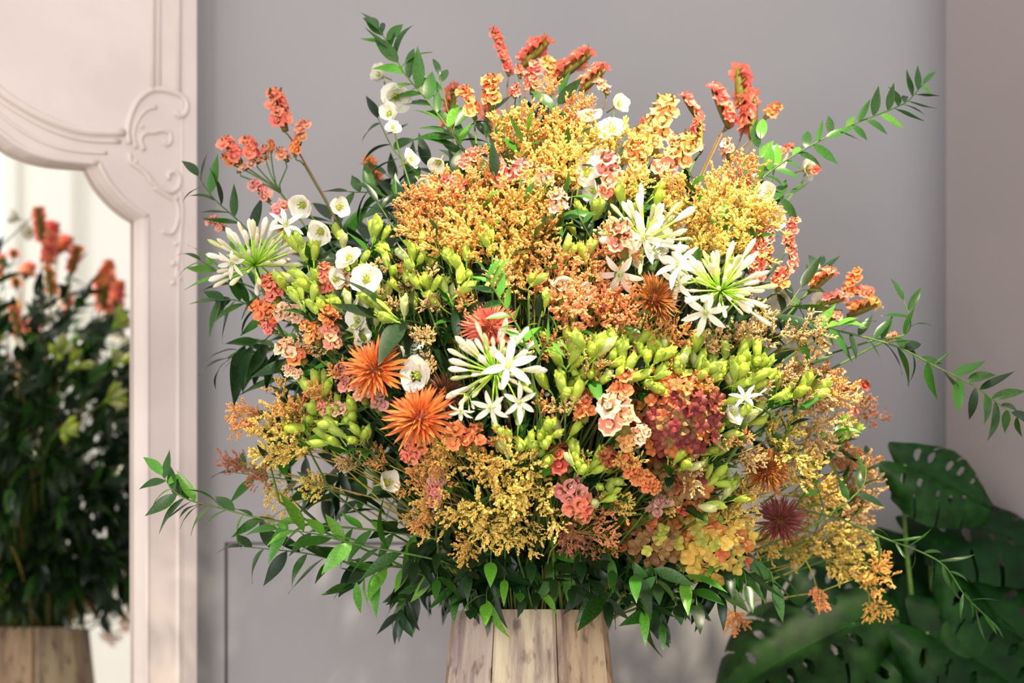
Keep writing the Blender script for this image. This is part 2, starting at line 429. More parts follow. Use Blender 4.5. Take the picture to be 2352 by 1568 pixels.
HT = {'w': ((112, 40, 42), (164, 76, 66)), 'o': ((200, 104, 52), (226, 146, 84)), 'y': ((222, 180, 70), (238, 206, 110)), 'l': ((176, 184, 66), (206, 204, 100)), 'n': ((140, 104, 60), (176, 132, 82))}
M_hy = {k: plant_mat('bract ' + k, a, b, 0.45, 0.25, 0.35, 0.15, 80) for k, (a, b) in HT.items()}

# ---------------------------------------------------------------- placing things on the dome of the bouquet
def depth(px, py):
    dy = (py - 840) / (680.0 if py < 840 else 500.0); dx = (px - 1210) / 770.0
    r2 = dx * dx + dy * dy
    return -0.50 * math.sqrt(max(0.0, 1 - r2)) if r2 < 1 else 0.06
DOME = Vector((0.03, 0.0, ZC + 0.36))
def outdir(P, k=1.0):
    return (P - DOME).normalized()
QUEUE = []                    # things still to be labelled
def say(o, phrase, cat, group, px, py): QUEUE.append((o, phrase, cat, group, px, py)); return o
def root(name, base): return empty(name, base)
def base_pt():
    a = U(0, 6.283); r = 0.11 * math.sqrt(R())
    return MOUTH + Vector((r * math.cos(a), r * math.sin(a), -0.14))
def stem_curve(B, P, axis, n=8):
    L = (P - B).length
    top = B + Vector((0, 0, 0.16 + 0.12 * L))
    top.x += (P.x - B.x) * 0.16; top.y += (P.y - B.y) * 0.16
    return bez(B, top, P - Vector(axis) * (0.32 * L), P, n)
def add_stem(t, B, pts, r0, r1, mat, name='stem', sides=5):
    mb = MB(); n = len(pts)
    mb.tube([p - B for p in pts], [r0 + (r1 - r0) * i / (n - 1) for i in range(n)], sides)
    return obj(name, mb.mesh(name, mat), t)
def local(B, m): return Matrix.Translation(-B) @ m

# ---------------------------------------------------------------- leaves
def lance(t): return max(0.0, math.sin(math.pi * min(1, t ** 0.74))) ** 1.05 if 0 < t < 1 else 0.0
LEAF = {}
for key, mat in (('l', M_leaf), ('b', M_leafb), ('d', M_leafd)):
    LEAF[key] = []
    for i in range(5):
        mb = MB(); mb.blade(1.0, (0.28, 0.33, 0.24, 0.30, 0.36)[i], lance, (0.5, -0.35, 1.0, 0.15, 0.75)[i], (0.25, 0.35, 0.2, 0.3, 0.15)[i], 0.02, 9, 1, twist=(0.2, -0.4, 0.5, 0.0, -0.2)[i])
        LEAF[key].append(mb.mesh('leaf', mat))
THIN = []; THIND = []
for i in range(3):
    mb = MB(); mb.blade(1.0, 0.13, lance, (0.4, 1.1, -0.5)[i], 0.3, 0.02, 6, 1, twist=(0.3, -0.6, 0.9)[i]); THIN.append(mb.mesh('leaf', M_leafb)); THIND.append(mb.mesh('leaf', M_leaf))  # THIND is a darker copy, shade on the trailing branch put into its green

def leafy(name, P, mats, size, n, droop=0.25, r0=0.003, r1=0.0012, start=0.0, meshes=None, tipleaf=True, stem=M_stem, face=0.55, jit=1.0, reach=True):
    """a leafy branch through world points P; the stem is carried down into the vase"""
    B = base_pt()
    crv = catmull(P, 5)
    t = root(name, B)
    d0 = (crv[1] - crv[0]).normalized()
    pre = stem_curve(B, crv[0], d0, 6)[:-1] if reach else []
    pts = pre + crv
    add_stem(t, B, pts, r0, r1, stem)
    k = len(pre); m = len(crv)
    for i in range(n):
        f = start + (1 - start) * (i + 0.5 * R()) / n
        q = f * (m - 1); a = min(int(q), m - 2); p = crv[a].lerp(crv[a + 1], q - a)
        tg = (crv[a + 1] - crv[a]).normalized()
        side = tg.cross(rdir()); 
        if i % 2: side = -side
        # keep blades on both sides of the branch as seen from the room
        s2 = tg.cross(Vector((0, -1, 0.15))).normalized() * (1 if i % 2 else -1)
        d = tg * U(0.35, 0.9) + s2 * U(0.45, 0.9) + side * 0.45 * jit + Vector((0, 0, -droop))
        fc = Vector((U(-.4, .4), -face, 0.75)) + rdir() * 0.55
        sz = size * U(0.72, 1.18) * (0.8 if f > 0.9 else 1)
        ms = meshes if meshes else LEAF[random.choice(mats)]
        obj('leaf', random.choice(ms), t, local(B, frame(p, d, fc, sz)))
    if tipleaf:
        ms = meshes if meshes else LEAF[random.choice(mats)]
        obj('leaf', random.choice(ms), t, local(B, frame(crv[-1], crv[-1] - crv[-2], Vector((0, -0.6, 0.8)), size * 0.8)))
    return t
def branch_px(pts, mats, size, n, phrase, y0=None, y1=None, **kw):
    """pts: pixel path; y goes from y0 (inside) to y1 (tip)"""
    P = []
    m = len(pts)
    for i, (x, y) in enumerate(pts):
        f = i / (m - 1)
        a = depth(*pts[0]) + 0.03 if y0 is None else y0
        b = depth(*pts[-1]) if y1 is None else y1
        P.append(pw(x, y, a + (b - a) * f))
    yy = P[-1].y
    t = leafy('ruscus_branch', P, mats, size * 1.32 * mpp(yy), n, **kw)
    say(t, phrase, 'foliage', 'leafy ruscus branches', pts[-1][0], pts[-1][1]); return t

# ---------------------------------------------------------------- statice
def floret_mesh(mat, seed):
    rnd = random.Random(seed); mb = MB()
    vs = [(0, 0, -0.55)]; n = 8
    for k in range(n):
        th = 2 * math.pi * k / n; vs.append((0.42 * math.cos(th), 0.42 * math.sin(th), 0.05))
    for k in range(2 * n):
        th = math.pi * k / n; r = (1.0 if k % 2 == 0 else 0.84) + rnd.uniform(-.1, .1)
        vs.append((r * math.cos(th), r * math.sin(th), 0.30 + rnd.uniform(-.22, .22)))
    fs = []
    for k in range(n):
        k2 = (k + 1) % n
        fs.append((0, 1 + k2, 1 + k))
        a, b, c, d, e = 1 + k, 1 + k2, 1 + n + 2 * k, 1 + n + 2 * k + 1, 1 + n + (2 * k + 2) % (2 * n)
        fs += [(a, d, c), (a, b, d), (b, e, d)]
    # small inner corolla
    o = len(vs)
    for k in range(5):
        th = 2 * math.pi * k / 5; vs.append((0.34 * math.cos(th), 0.34 * math.sin(th), 0.42))
    vs.append((0, 0, 0.2))
    for k in range(5): fs.append((o + k, o + (k + 1) % 5, o + 5))
    mb.add(vs, fs); return mb.mesh('floret', mat, False)
FLORET = {k: [floret_mesh(m, i * 7 + 1) for i in range(3)] for k, m in M_st.items()}
def spike(t, B, p0, p1, wpx, tone, f, y):
    """one flattened one-sided statice spike from p0 to p1 (world), florets on its upper / front side"""
    ax = p1 - p0; L = ax.length; z = ax.normalized(); W = wpx * mpp(y) * (1.22 if f < 0.2 else 1.06)
    up = Vector((0, 0, 1)); perp = up - z * up.z
    if perp.length < 0.35: perp = Vector((1 if z.x < 0 else -1, 0, 0)) - z * (z.x if z.x < 0 else -z.x)
    perp.normalize()
    cam_ = CAMDIR - z * CAMDIR.dot(z); cam_.normalize()
    fc = (perp * math.sqrt(max(0, 1 - f * f)) + cam_ * f).normalized()
    M = frame(p0, z, fc)
    # olive calyx body: a keeled boat of overlapping bracts
    mb = MB(); n = max(3, int(L / (0.30 * W)))
    prof = []
    for i in range(7):
        q = i / 6; prof.append((W * 0.25 * (0.35 + 0.65 * math.sin(math.pi * min(1, 0.18 + q * 0.8))), -W * 0.25 + (L + W * 0.2) * q))
    mb.lathe(prof, 7, 0, Matrix.Translation((0, W * 0.05, 0)), 0.55)
    for i in range(n):
        for u in (-0.6, 0, 0.6):
            zz = L * (i + 0.3) / n
            mm = Matrix.Translation((u * W * 0.26, -W * 0.02, zz)) @ Matrix.Rotation(-0.7, 4, 'X') @ Matrix.Rotation(u * 0.6, 4, 'Y')
            mb.blade(W * 0.52, W * 0.30, lambda q: 0.5 + 0.5 * math.sin(math.pi * q) if q < 1 else 0.15, -0.4, 0.3, 0, 2, 1, mat=mm)
    sp = obj('flower_spike', mb.mesh('flower_spike', M_calyx), t, local(B, M))
    r = W * 0.34; yo = 0.10 if f < 0.2 else 0.0
    rows = max(2, int(L / (r * 0.98)))
    for i in range(rows):
        q = (i + 0.5) / rows
        prof_w = 0.55 + 0.45 * math.sin(math.pi * min(1, 0.15 + 0.75 * q))
        cols = (-0.62, 0.62) if i % 2 else (-1.05, 0.0, 1.05)
        for u in cols:
            pos = Vector((u * W * 0.36 * prof_w + U(-.05, .05) * W, W * (0.27 + yo - 0.17 * u * u) + U(-.04, .05) * W, L * q + U(-.1, .1) * r))
            d = Vector((u * 0.75 + U(-.2, .2), 1.0, 0.35 + 0.9 * (q - 0.4) + U(-.2, .2)))
            tn = tone if len(tone) == 1 else tone[min(len(tone) - 1, int(q * len(tone)))]
            obj('floret', random.choice(FLORET[tn]), sp, frame(pos, d, None, r * U(0.88, 1.2)))
    d = Vector((0, 0.3, 1.0))
    obj('floret', random.choice(FLORET[tone[-1]]), sp, frame(Vector((0, W * 0.12, L)), d, None, r))
def statice(spikes, phrase, dy=0.0, stemc=None):
    """spikes: (x0,y0,x1,y1,width,tone,facing)"""
    pts = []
    for s in spikes:
        x0, y0, x1, y1 = s[:4]; y = depth((x0 + x1) / 2, (y0 + y1) / 2) + dy
        tilt = (0.35 * U(-1, 1)) * math.hypot(x1 - x0, y1 - y0) * mpp(y) * 0.5
        pts.append((pw(x0, y0, y), pw(x1, y1, y + tilt), y))
    c0 = sum((p[0] for p in pts), Vector()) / len(pts)
    B = base_pt(); t = root('statice_stem', B)
    od = outdir(c0)
    fork = c0 - od * (0.10 if len(spikes) > 1 else 0.035)
    crv = stem_curve(B, fork, od)
    add_stem(t, B, crv, 0.0032, 0.0024, stemc or M_stem)
    for (p0, p1, y), s in zip(pts, spikes):
        br = bez(fork, fork + od * 0.03, p0 - (p1 - p0).normalized() * 0.03, p0, 4)
        add_stem(t, B, br, 0.0022, 0.0017, stemc or M_stem, 'branchlet', 4)
        spike(t, B, p0, p1, s[4], s[5], s[6] if len(s) > 6 else 0.6, y)
    cx = sum((s[0] + s[2]) / 2 for s in spikes) / len(spikes); cy = sum((s[1] + s[3]) / 2 for s in spikes) / len(spikes)
    say(t, phrase, 'flower', 'statice stems', cx, cy)
    return t

# ---------------------------------------------------------------- sea lavender (fine golden sprays)
def spindle(mb, p, d, L, W, mi=0):
    m = frame(p, d)
    mb.lathe([(W * .25, 0), (W * .5, L * .45), (W * .42, L * .8), (W * .1, L)], 4, mi, m)
def branchlet_mesh(tone, seed):
    rnd = random.Random(seed); mb = MB()
    def prong(p, d, L, k):
        # a curved finger set with small buds
        q = p.copy(); dd = d.copy(); pts = [q.copy()]
        for i in range(k):
            dd = (dd + Vector((rnd.uniform(-.4, .4), rnd.uniform(-.4, .4), rnd.uniform(-.05, .25)))).normalized()
            q = q + dd * (L / k); pts.append(q.copy())
        mb.tube(pts, 0.006, 3, 0, False)
        for i in range(1, k + 1):
            for s in (-1, 1):
                sd = dd.cross(Vector((rnd.uniform(-1, 1), rnd.uniform(-1, 1), rnd.uniform(-1, 1)))).normalized()
                spindle(mb, pts[i] - (pts[i] - pts[i-1]) * rnd.uniform(0, .6), (dd * 0.9 + sd * 0.6 * s), rnd.uniform(.06, .085), rnd.uniform(.034, .044), 1)
        spindle(mb, pts[-1], dd, 0.08, 0.042, 1)
    main = [Vector((0, 0, 0))]; d = Vector((0, 0, 1))
    for i in range(6):
        d = (d + Vector((rnd.uniform(-.14, .14), rnd.uniform(-.14, .14), 0))).normalized(); main.append(main[-1] + d * 0.15)
    mb.tube(main, [0.011, .010, .009, .008, .007, .006, .005], 4)
    for i in range(2, 7):
        for s in range(2):
            a = rnd.uniform(0, 6.28); sd = Vector((math.cos(a), math.sin(a), 0))
            dd = (sd * 0.9 + Vector((0, 0, rnd.uniform(.4, .9)))).normalized()
            L = rnd.uniform(.16, .34) * (1.1 - 0.06 * i)
            p = main[i]; e = p + dd * L * 0.6
            mb.tube([p, e], [0.006, 0.005], 3, 0, False)
            prong(e, dd, rnd.uniform(.15, .24), 4)
            if rnd.random() < 0.45: prong(p + dd * L * 0.4, (dd + sd.cross(Vector((0, 0, 1))) * rnd.choice((-1, 1))).normalized(), rnd.uniform(.12, .19), 3)
    prong(main[-1], d, 0.2, 4)
    return mb.mesh('branchlet', [M_gold, M_ca[tone]])
BRL = {k: [branchlet_mesh(k, 11 * i + 3) for i in range(4)] for k in CT}
def spray(px, py, r, tone, ang=None, phrase='golden sea lavender spray', n=None, dy=0.02, spread=0.62, name='sea_lavender_spray', size=1.0, dens=1.0):
    y = depth(px, py) + dy + U(-.03, .03); C = pw(px, py, y); rm = r * mpp(y)
    od = outdir(C)
    if ang is not None:
        a = math.radians(ang); od = (Vector((math.cos(a), -0.25, math.sin(a)))).normalized()
    F = C - od * rm * 1.0
    B = base_pt(); t = root(name, B)
    add_stem(t, B, stem_curve(B, F, od), 0.0022, 0.0016, M_gold)
    n = n or max(4, int(r / 15 * dens))
    for i in range(n):
        d = (od + rdir() * spread * (0.35 + 0.65 * math.sqrt(i / n))).normalized()
        obj('branchlet', random.choice(BRL[tone]), t, local(B, frame(F, d, None, rm * U(1.35, 1.75) * size)))
    say(t, phrase, 'flower', 'sea lavender sprays', px, py); return t

# ---------------------------------------------------------------- clusters of lime buds
def bud_mesh(seed, mat):
    rnd = random.Random(seed); mb = MB()
    mb.tube([(0, 0, -0.75), (rnd.uniform(-.05, .05), rnd.uniform(-.05, .05), -0.3), (0, 0, 0.02)], [0.035, 0.04, 0.07], 5, 1)
    # three long outer tepals closed around a core, tips slightly open
    mb.lathe([(0.07, 0), (0.16, 0.18), (0.25, 0.5), (0.25, 0.75), (0.15, 0.95), (0.05, 1.02)], 7, 0)
    for k in range(3):
        m = Matrix.Rotation(2.094 * k + 0.3, 4, 'Z') @ Matrix.Translation((0, 0.13, 0.02)) @ Matrix.Rotation(-0.12, 4, 'X')
        mb.blade(1.02 + rnd.uniform(-.05, .14), 0.46, lambda q: max(0.12, math.sin(math.pi * min(1, 0.12 + q * 0.86)) ** 0.7), rnd.uniform(-.15, .25), 0, 0, 5, 1, 0, m, cup=-0.22)
    return mb.mesh('bud', [mat, M_ped])
BUD = [bud_mesh(i, M_lime) for i in range(3)]; BUDP = [bud_mesh(i + 9, M_pale) for i in range(2)]
def buds(px, py, size=46, n=4, ang=None, pale=0.08, dy=0.0, leaves=3, phrase='cluster of lime green buds'):
    px += U(-13, 13); py += U(-13, 13); size *= U(0.82, 1.12); n = max(2, n + random.choice((-2, -1, 0, 0, 1)))
    y = depth(px, py) + dy + U(-.04, .03); C = pw(px, py, y); s = size * mpp(y)
    od = outdir(C)
    od = (od + Vector((0, 0, 0.55)) + rdir() * 0.3).normalized()
    if ang is not None:
        a = math.radians(ang); od = Vector((math.cos(a), -0.4, math.sin(a))).normalized()
    F = C - od * s * 0.9
    B = base_pt(); t = root('bud_cluster', B)
    add_stem(t, B, stem_curve(B, F, od), 0.003, 0.0024, M_stem)
    for i in range(n):
        d = (od + rdir() * 0.75).normalized()
        p = F + d * s * 0.75 + rdir() * s * 0.25
        obj('bud', random.choice(BUDP if R() < pale else BUD), t, local(B, frame(p, d, None, s * U(0.8, 1.1))))
    for i in range(leaves):
        d = (od * 0.7 + rdir()).normalized()
        obj('leaf', random.choice(LEAF[random.choice('lld')]), t, local(B, frame(F - od * s * 0.4, d, Vector((0, -.5, .8)), s * U(1.4, 2.1))))
    say(t, phrase, 'flower', 'lime bud clusters', px, py); return t

# ---------------------------------------------------------------- white bell-like delphinium florets
def petal_round(t): return max(0.0, (math.sin(math.pi * min(1.0, 0.10 + 0.86 * t ** 0.9))) ** 0.55) if t < 1 else 0.25
PETW = []
for i in range(3):
    mb = MB(); mb.blade(1.0, (1.25, 1.35, 1.15)[i], petal_round, (0.1, 0.55, -0.5)[i], 0, 0.03, 5, 2, cup=(0.16, 0.1, 0.22)[i]); PETW.append(mb.mesh('petal', M_wht))
mb = MB(); mb.lathe([(0.05, -0.9), (0.06, -0.2), (0.22, 0.0), (0.26, 0.18), (0.12, 0.4), (0.02, 0.5)], 6)
for k in range(5):
    th = 1.256 * k; mb.tube([(0.1 * math.cos(th), 0.1 * math.sin(th), 0.3), (0.2 * math.cos(th), 0.2 * math.sin(th), 0.62)], [0.03, 0.05], 4)
EYE = mb.mesh('floret_centre', M_eye)
def bells(florets, phrase, dy=0.0):
    """florets: (px,py,diameter,(dirx,dirz) optional)"""
    cx = sum(f[0] for f in florets) / len(florets); cy = sum(f[1] for f in florets) / len(florets)
    B = base_pt(); t = root('white_bell_stem', B)
    fl = sorted(florets, key=lambda f: f[1]); pts = []
    for f in fl:
        y = depth(f[0], f[1]) + dy; pts.append((pw(f[0], f[1], y), f, y))
    low = pts[-1][0]; topp = pts[0][0]; od = outdir(topp)
    crv = stem_curve(B, low + Vector((0, 0.05, 0)) - od * 0.03, od)
    if len(pts) > 1: crv = crv + [low.lerp(topp, 0.5) + Vector((0, 0.05, 0)), topp + Vector((0, 0.045, 0))]
    add_stem(t, B, crv, 0.0034, 0.002, M_stem)
    for P, f, y in pts:
        s = f[2] * mpp(y) * 0.58
        d = Vector((U(-.9, .9), -0.6, U(-.8, .35))) if len(f) < 4 else Vector((f[3][0], -0.6, f[3][1]))
        d.normalize()
        e = obj('floret_centre', EYE, t, local(B, frame(P, d, None, s)))
        for k in range(5):
            th = 1.2566 * k + U(-.15, .15)
            rad = Vector((math.cos(th), math.sin(th), U(0.45, 1.25)))
            obj('petal', random.choice(PETW), e, frame(Vector((0.1 * math.cos(th), 0.1 * math.sin(th), 0.05)), rad, Vector((0, 0, 1)), U(0.88, 1.08)))
    say(t, phrase, 'flower', 'white bell flower stems', cx, cy); return t

# ---------------------------------------------------------------- agapanthus
def tep(t): return max(0.06, math.sin(math.pi * min(1, 0.08 + 0.90 * t)) ** 0.8)
TEPAL = []
for i in range(2):
    mb = MB(); mb.blade(1.0, 0.30, tep, (0.5, 0.85)[i], 0.25, 0.0, 6, 1); TEPAL.append(mb.mesh('tepal', M_wht))
mb = MB(); mb.lathe([(0.03, -1.4), (0.035, -0.6), (0.06, -0.5), (0.12, 0.0), (0.15, 0.12), (0.06, 0.16)], 6)
for k in range(6):
    th = 1.047 * k; mb.tube([(0.05 * math.cos(th), 0.05 * math.sin(th), 0.1), (0.16 * math.cos(th), 0.16 * math.sin(th), 0.45)], [0.014, 0.03], 4)
TUBE = mb.mesh('flower_tube', M_pale)
def abud(mat, w):
    mb = MB()
    mb.tube([(0, 0, 0), (0.01, 0, 0.30), (0, 0, 0.60)], [0.016, 0.017, 0.022], 4, 1)
    mb.lathe([(0.018, 0.58), (w * .55, 0.68), (w, 0.86), (w * .85, 0.96), (w * .2, 1.02)], 6, 0)
    return mb.mesh('bud', [mat, M_ped])
ABUD = [abud(M_cream2, 0.062), abud(M_cream2, 0.05), abud(M_wht, 0.068), abud(M_pale, 0.045)]
def aflower(t, B, P, d, s):
    e = obj('flower', TUBE, t, local(B, frame(P, d, None, s)))
    for k in range(6):
        th = 1.047 * k + U(-.1, .1)
        rad = Vector((math.cos(th), math.sin(th), U(0.35, 0.7)))
        obj('tepal', random.choice(TEPAL), e, frame(Vector((0.09 * math.cos(th), 0.09 * math.sin(th), 0.06)), rad, Vector((0, 0, 1)), U(0.95, 1.1)))
def agapanthus(px, py, r, nb, flowers, ang, phrase, dy=-0.03, cone=1.0):
    y = depth(px, py) + dy; C = pw(px, py, y); rm = r * mpp(y)
    a = math.radians(ang); od = Vector((math.cos(a), -0.75, math.sin(a))).normalized()
    B = base_pt(); t = root('agapanthus', B)
    add_stem(t, B, stem_curve(B, C, od), 0.005, 0.0045, M_stem)
    for i in range(nb):
        # even spread of pedicels over more than a half sphere
        ph = i * 2.39996; cz = 1 - (i + 0.5) / nb * (1.25 * cone)
        sr_ = math.sqrt(max(0, 1 - cz * cz)); m = frame(Vector((0, 0, 0)), od, Vector((0.2, 0.3, 1)))
        d = (m.to_3x3() @ Vector((sr_ * math.cos(ph), sr_ * math.sin(ph), cz))) + rdir() * 0.12
        obj('bud', random.choice(ABUD), t, local(B, frame(C, d, None, rm * U(0.68, 1.12))))
    for (fx, fy, fd, dx, dz) in flowers:
        P = pw(fx, fy, y - 0.05 - U(0, .02)); s = fd * mpp(y) * 0.52
        aflower(t, B, P, Vector((dx, -0.8, dz)).normalized(), s)
        mb = MB(); q = P - B; c = C - B
        mb.tube([c, c.lerp(q, 0.6) + Vector((0, 0, 0.01)), q + Vector((0, s * 0.6, 0))], 0.0016, 4); obj('pedicel', mb.mesh('pedicel', M_ped), t)
    say(t, phrase, 'flower', None, px, py); return t

# ---------------------------------------------------------------- spiky brown-orange heads
RAY = {}
for k, mt in M_sp.items():
    RAY[k] = []
    for i in range(3):
        mb = MB(); mb.blade(1.0, 0.13, lambda q: max(0.04, math.sin(math.pi * min(1, 0.12 + 0.86 * q)) ** 0.8), (-0.35, 0.35, 0.0)[i], 0.7, 0, 4, 1); RAY[k].append(mb.mesh('ray', mt))
mb = MB(); mb.lathe([(0.15, -0.35), (0.42, -0.2), (0.46, 0.0), (0.36, 0.22), (0.15, 0.34), (0.02, 0.36)], 10); CONE = mb.mesh('cone', M_spc)
def spiky(px, py, r, tone, dx, dz, phrase, dy=-0.05, n=130, up=0.0):
    y = depth(px, py) + dy; C = pw(px, py, y); rm = r * mpp(y)
    od = Vector((dx, -0.8, dz)).normalized()
    B = base_pt(); t = root('spiky_flower', B)
    add_stem(t, B, stem_curve(B, C - od * rm * 0.3, od), 0.004, 0.004, M_stemb)
    obj('cone', CONE, t, local(B, frame(C, od, None, rm)))
    m = frame(Vector((0, 0, 0)), od).to_3x3()
    for i in range(n):
        q = (i + 0.5) / n; ph = i * 2.39996
        el = 0.06 + 1.62 * q ** 0.62 - up * q              # angle from the axis
        d = m @ Vector((math.sin(el) * math.cos(ph), math.sin(el) * math.sin(ph), math.cos(el)))
        L = rm * (0.42 + 0.58 * q ** 0.7) * U(0.88, 1.15)
        p = C + d * rm * 0.26
        obj('ray', random.choice(RAY[tone]), t, local(B, frame(p, d + rdir() * 0.10, od, L)))
    say(t, phrase, 'flower', None, px, py); return t

# ---------------------------------------------------------------- rounded bract clusters
def bract_mesh(mat, seed):
    rnd = random.Random(seed); mb = MB()
    for k in range(4):
        m = Matrix.Rotation(1.57 * k + rnd.uniform(-.2, .2), 4, 'Z') @ Matrix.Rotation(-1.0 + rnd.uniform(-.25, .3), 4, 'X')
        mb.blade(0.9, 0.95, petal_round, -0.5, 0, 0.06, 4, 2, 0, m, cup=0.22)
    mb.lathe([(0.12, -0.1), (0.17, 0.05), (0.08, 0.18)], 5)
    mb.tube([(0, 0, -1.0), (0, 0, 0)], 0.05, 4)
    return mb.mesh('bract_floret', mat)
BRACT = {k: [bract_mesh(m, i) for i in range(3)] for k, m in M_hy.items()}
def bracts(px, py, rx, rz, n, tones, s, phrase, dy=-0.02, weights=None):
    y = depth(px, py) + dy; C = pw(px, py, y); k_ = mpp(y)
    od = (outdir(C) + Vector((0, -0.4, 0.2))).normalized()
    B = base_pt(); t = root('bract_flower_head', B)
    add_stem(t, B, stem_curve(B, C + Vector((0, 0.10, -0.03)), od), 0.004, 0.0035, M_stem)
    hub = C + Vector((0, 0.10, -0.03))
    for i in range(n):
        q = math.sqrt((i + 0.5) / n); ph = i * 2.39996
        u, v = q * math.cos(ph), q * math.sin(ph)
        P = C + Vector((u * rx * k_, 0.09 * q * q - U(0, .03), v * rz * k_))
        d = Vector((u * 0.9, -0.75, v * 0.9 + 0.25)) + rdir() * 0.35
        tn = tones(u, v)
        fl = obj('bract_floret', random.choice(BRACT[tn]), t, local(B, frame(P, d, None, s * k_ * U(0.8, 1.2) * 0.5)))
        if i % 3 == 0:
            mb = MB(); mb.tube([hub - B, P - B], [0.0016, 0.0011], 3, 0, False); obj('pedicel', mb.mesh('pedicel', M_ped), t)
    say(t, phrase, 'flower', None, px, py); return t

# ================================================================ the bouquet, front side
# ---- leafy branches with a place of their own
branch_px([(1125,430),(1055,330),(985,235),(930,170),(895,105),(868,66)], 'lllb', 72, 27, 'tallest leafy ruscus branch rising at the top left of the bouquet', y0=-0.12, y1=0.0, droop=-0.1)
branch_px([(1010,470),(960,400),(905,345),(868,272)], 'lld', 70, 11, 'dark ruscus branch with curled leaves below the top-left branch', y0=-0.05, y1=0.05, droop=0.25)
branch_px([(1060,360),(1030,260),(1010,175)], 'll', 66, 10, 'ruscus branch with upright pointed leaves beside the tallest branch', y0=-0.08, y1=-0.05, droop=-0.2)
branch_px([(960,520),(880,450),(800,440)], 'ld', 62, 11, 'arching ruscus branch over the white bell flowers', y0=-0.1, y1=-0.05)
branch_px([(1690,470),(1750,410),(1810,365),(1885,322),(1960,285),(2040,254),(2085,232),(2120,194)], 'lllb', 50, 30, 'long ruscus branch reaching out at the upper right', y0=-0.15, y1=-0.05, droop=-0.05, start=0.12)
branch_px([(1720,470),(1738,400),(1747,320)], 'lb', 68, 7, 'short ruscus tip with one broad upright leaf under the coral spikes', y0=-0.12, y1=-0.08, droop=-0.3)
branch_px([(1700,520),(1760,470),(1815,445)], 'll', 60, 9, 'ruscus sprig between white bells at the right shoulder', y0=-0.2, y1=-0.12)
branch_px([(1800,740),(1900,755),(1990,775),(2070,800),(2150,842),(2235,885),(2290,925),(2345,962)], 'llld', 66, 30, 'long ruscus branch stretching far out to the right edge', y0=-0.16, y1=-0.1, droop=0.1, start=0.05)
branch_px([(2010,780),(2075,770),(2092,738),(2075,690)], 'll', 62, 6, 'short ruscus side shoot rising from the long right branch', y0=-0.12, y1=-0.1, droop=0.0)
branch_px([(1830,700),(1870,650),(1884,612)], 'ld', 52, 5, 'small dark ruscus tip behind the orange statice at right', y0=-0.1, y1=0.0, droop=-0.3)
branch_px([(600,560),(540,500),(490,455),(455,405)], 'lld', 64, 10, 'ruscus branch pointing up at the far left by the mirror frame', y0=-0.03, y1=0.0, droop=-0.1)
branch_px([(660,690),(580,660),(510,630),(462,598)], 'bbl', 72, 11, 'bright green leafy tip at the left beside the mirror frame', y0=-0.08, y1=-0.05, droop=0.05)
branch_px([(690,790),(600,720),(545,690),(500,690)], 'lld', 74, 15, 'ruscus branch with drooping pointed leaves at middle left', y0=-0.1, y1=-0.04, droop=0.45)
branch_px([(720,860),(640,800),(570,790),(520,830)], 'ld', 80, 14, 'dark arching ruscus branch at left below the drooping one', y0=-0.1, y1=-0.02, droop=0.5)
branch_px([(760,920),(680,880),(610,865)], 'ld', 66, 8, 'short dark ruscus sprig left of the upper orange spiky flower', y0=-0.1, y1=-0.02, droop=0.2)
branch_px([(960,1230),(840,1215),(720,1205),(600,1190),(500,1165),(440,1150),(400,1128),(373,1092)], 'llb', 72, 34, 'long ruscus branch stretching low to the left over the mirror frame', y0=-0.2, y1=-0.15, droop=0.25)
branch_px([(930,1270),(820,1250),(720,1225),(640,1215)], 'bbl', 80, 12, 'ruscus branch with large glossy bright leaves at lower left', y0=-0.3, y1=-0.28, droop=0.1)
branch_px([(920,1200),(800,1140),(680,1105),(540,1085)], 'ldd', 74, 16, 'dark ruscus branch under the golden spray at lower left', y0=-0.15, y1=-0.06, droop=0.1)
branch_px([(900,1300),(790,1290),(700,1270),(560,1255)], 'lld', 78, 16, 'ruscus branch with hanging leaves at the bottom left', y0=-0.18, y1=-0.12, droop=0.35)
branch_px([(1000,1300),(900,1300),(850,1320),(810,1340)], 'bl', 74, 11, 'ruscus sprig with light leaves hanging at the lower left', y0=-0.2, y1=-0.22, droop=0.55)
branch_px([(1040,1340),(960,1350),(925,1390),(915,1420)], 'ld', 62, 11, 'thin ruscus sprig dangling left of the vase', y0=-0.1, y1=-0.12, droop=0.4)
branch_px([(1215,830),(1195,760),(1150,690),(1115,625)], 'bbl', 50, 16, 'light green ruscus sprig standing free in the middle of the bouquet', y0=-0.55, y1=-0.62, droop=-0.1)
branch_px([(1240,820),(1255,790),(1290,775)], 'b', 46, 8, 'small bright leaf sprig curling right in the middle of the bouquet', y0=-0.57, y1=-0.62, droop=0.3, meshes=THIN)
branch_px([(1930,1190),(2030,1235),(2110,1265),(2170,1300),(2215,1365),(2270,1420)], 'b', 58, 17, 'wispy branch of narrow leaves trailing before the split-leaf plant', y0=-0.02, y1=0.02, droop=0.25, meshes=THIND, start=0.1)
branch_px([(1950,1150),(1985,1110),(1990,1050)], 'ld', 50, 7, 'small ruscus tip at the lower right edge of the bouquet', y0=-0.06, y1=0.0, droop=0.1)
branch_px([(1240,330),(1265,280),(1285,225)], 'l', 62, 6, 'dark ruscus tip poking through the golden top spray', y0=-0.25, y1=-0.28, droop=-0.25)
branch_px([(1170,400),(1140,330),(1135,240)], 'ld', 70, 8, 'ruscus branch between the coral spikes at the top', y0=-0.2, y1=-0.15, droop=-0.1)
branch_px([(1000,760),(960,740),(880,730)], 'dd', 130, 6, 'sprig of long broad dark leaves in the left middle', y0=-0.4, y1=-0.48, droop=0.1)
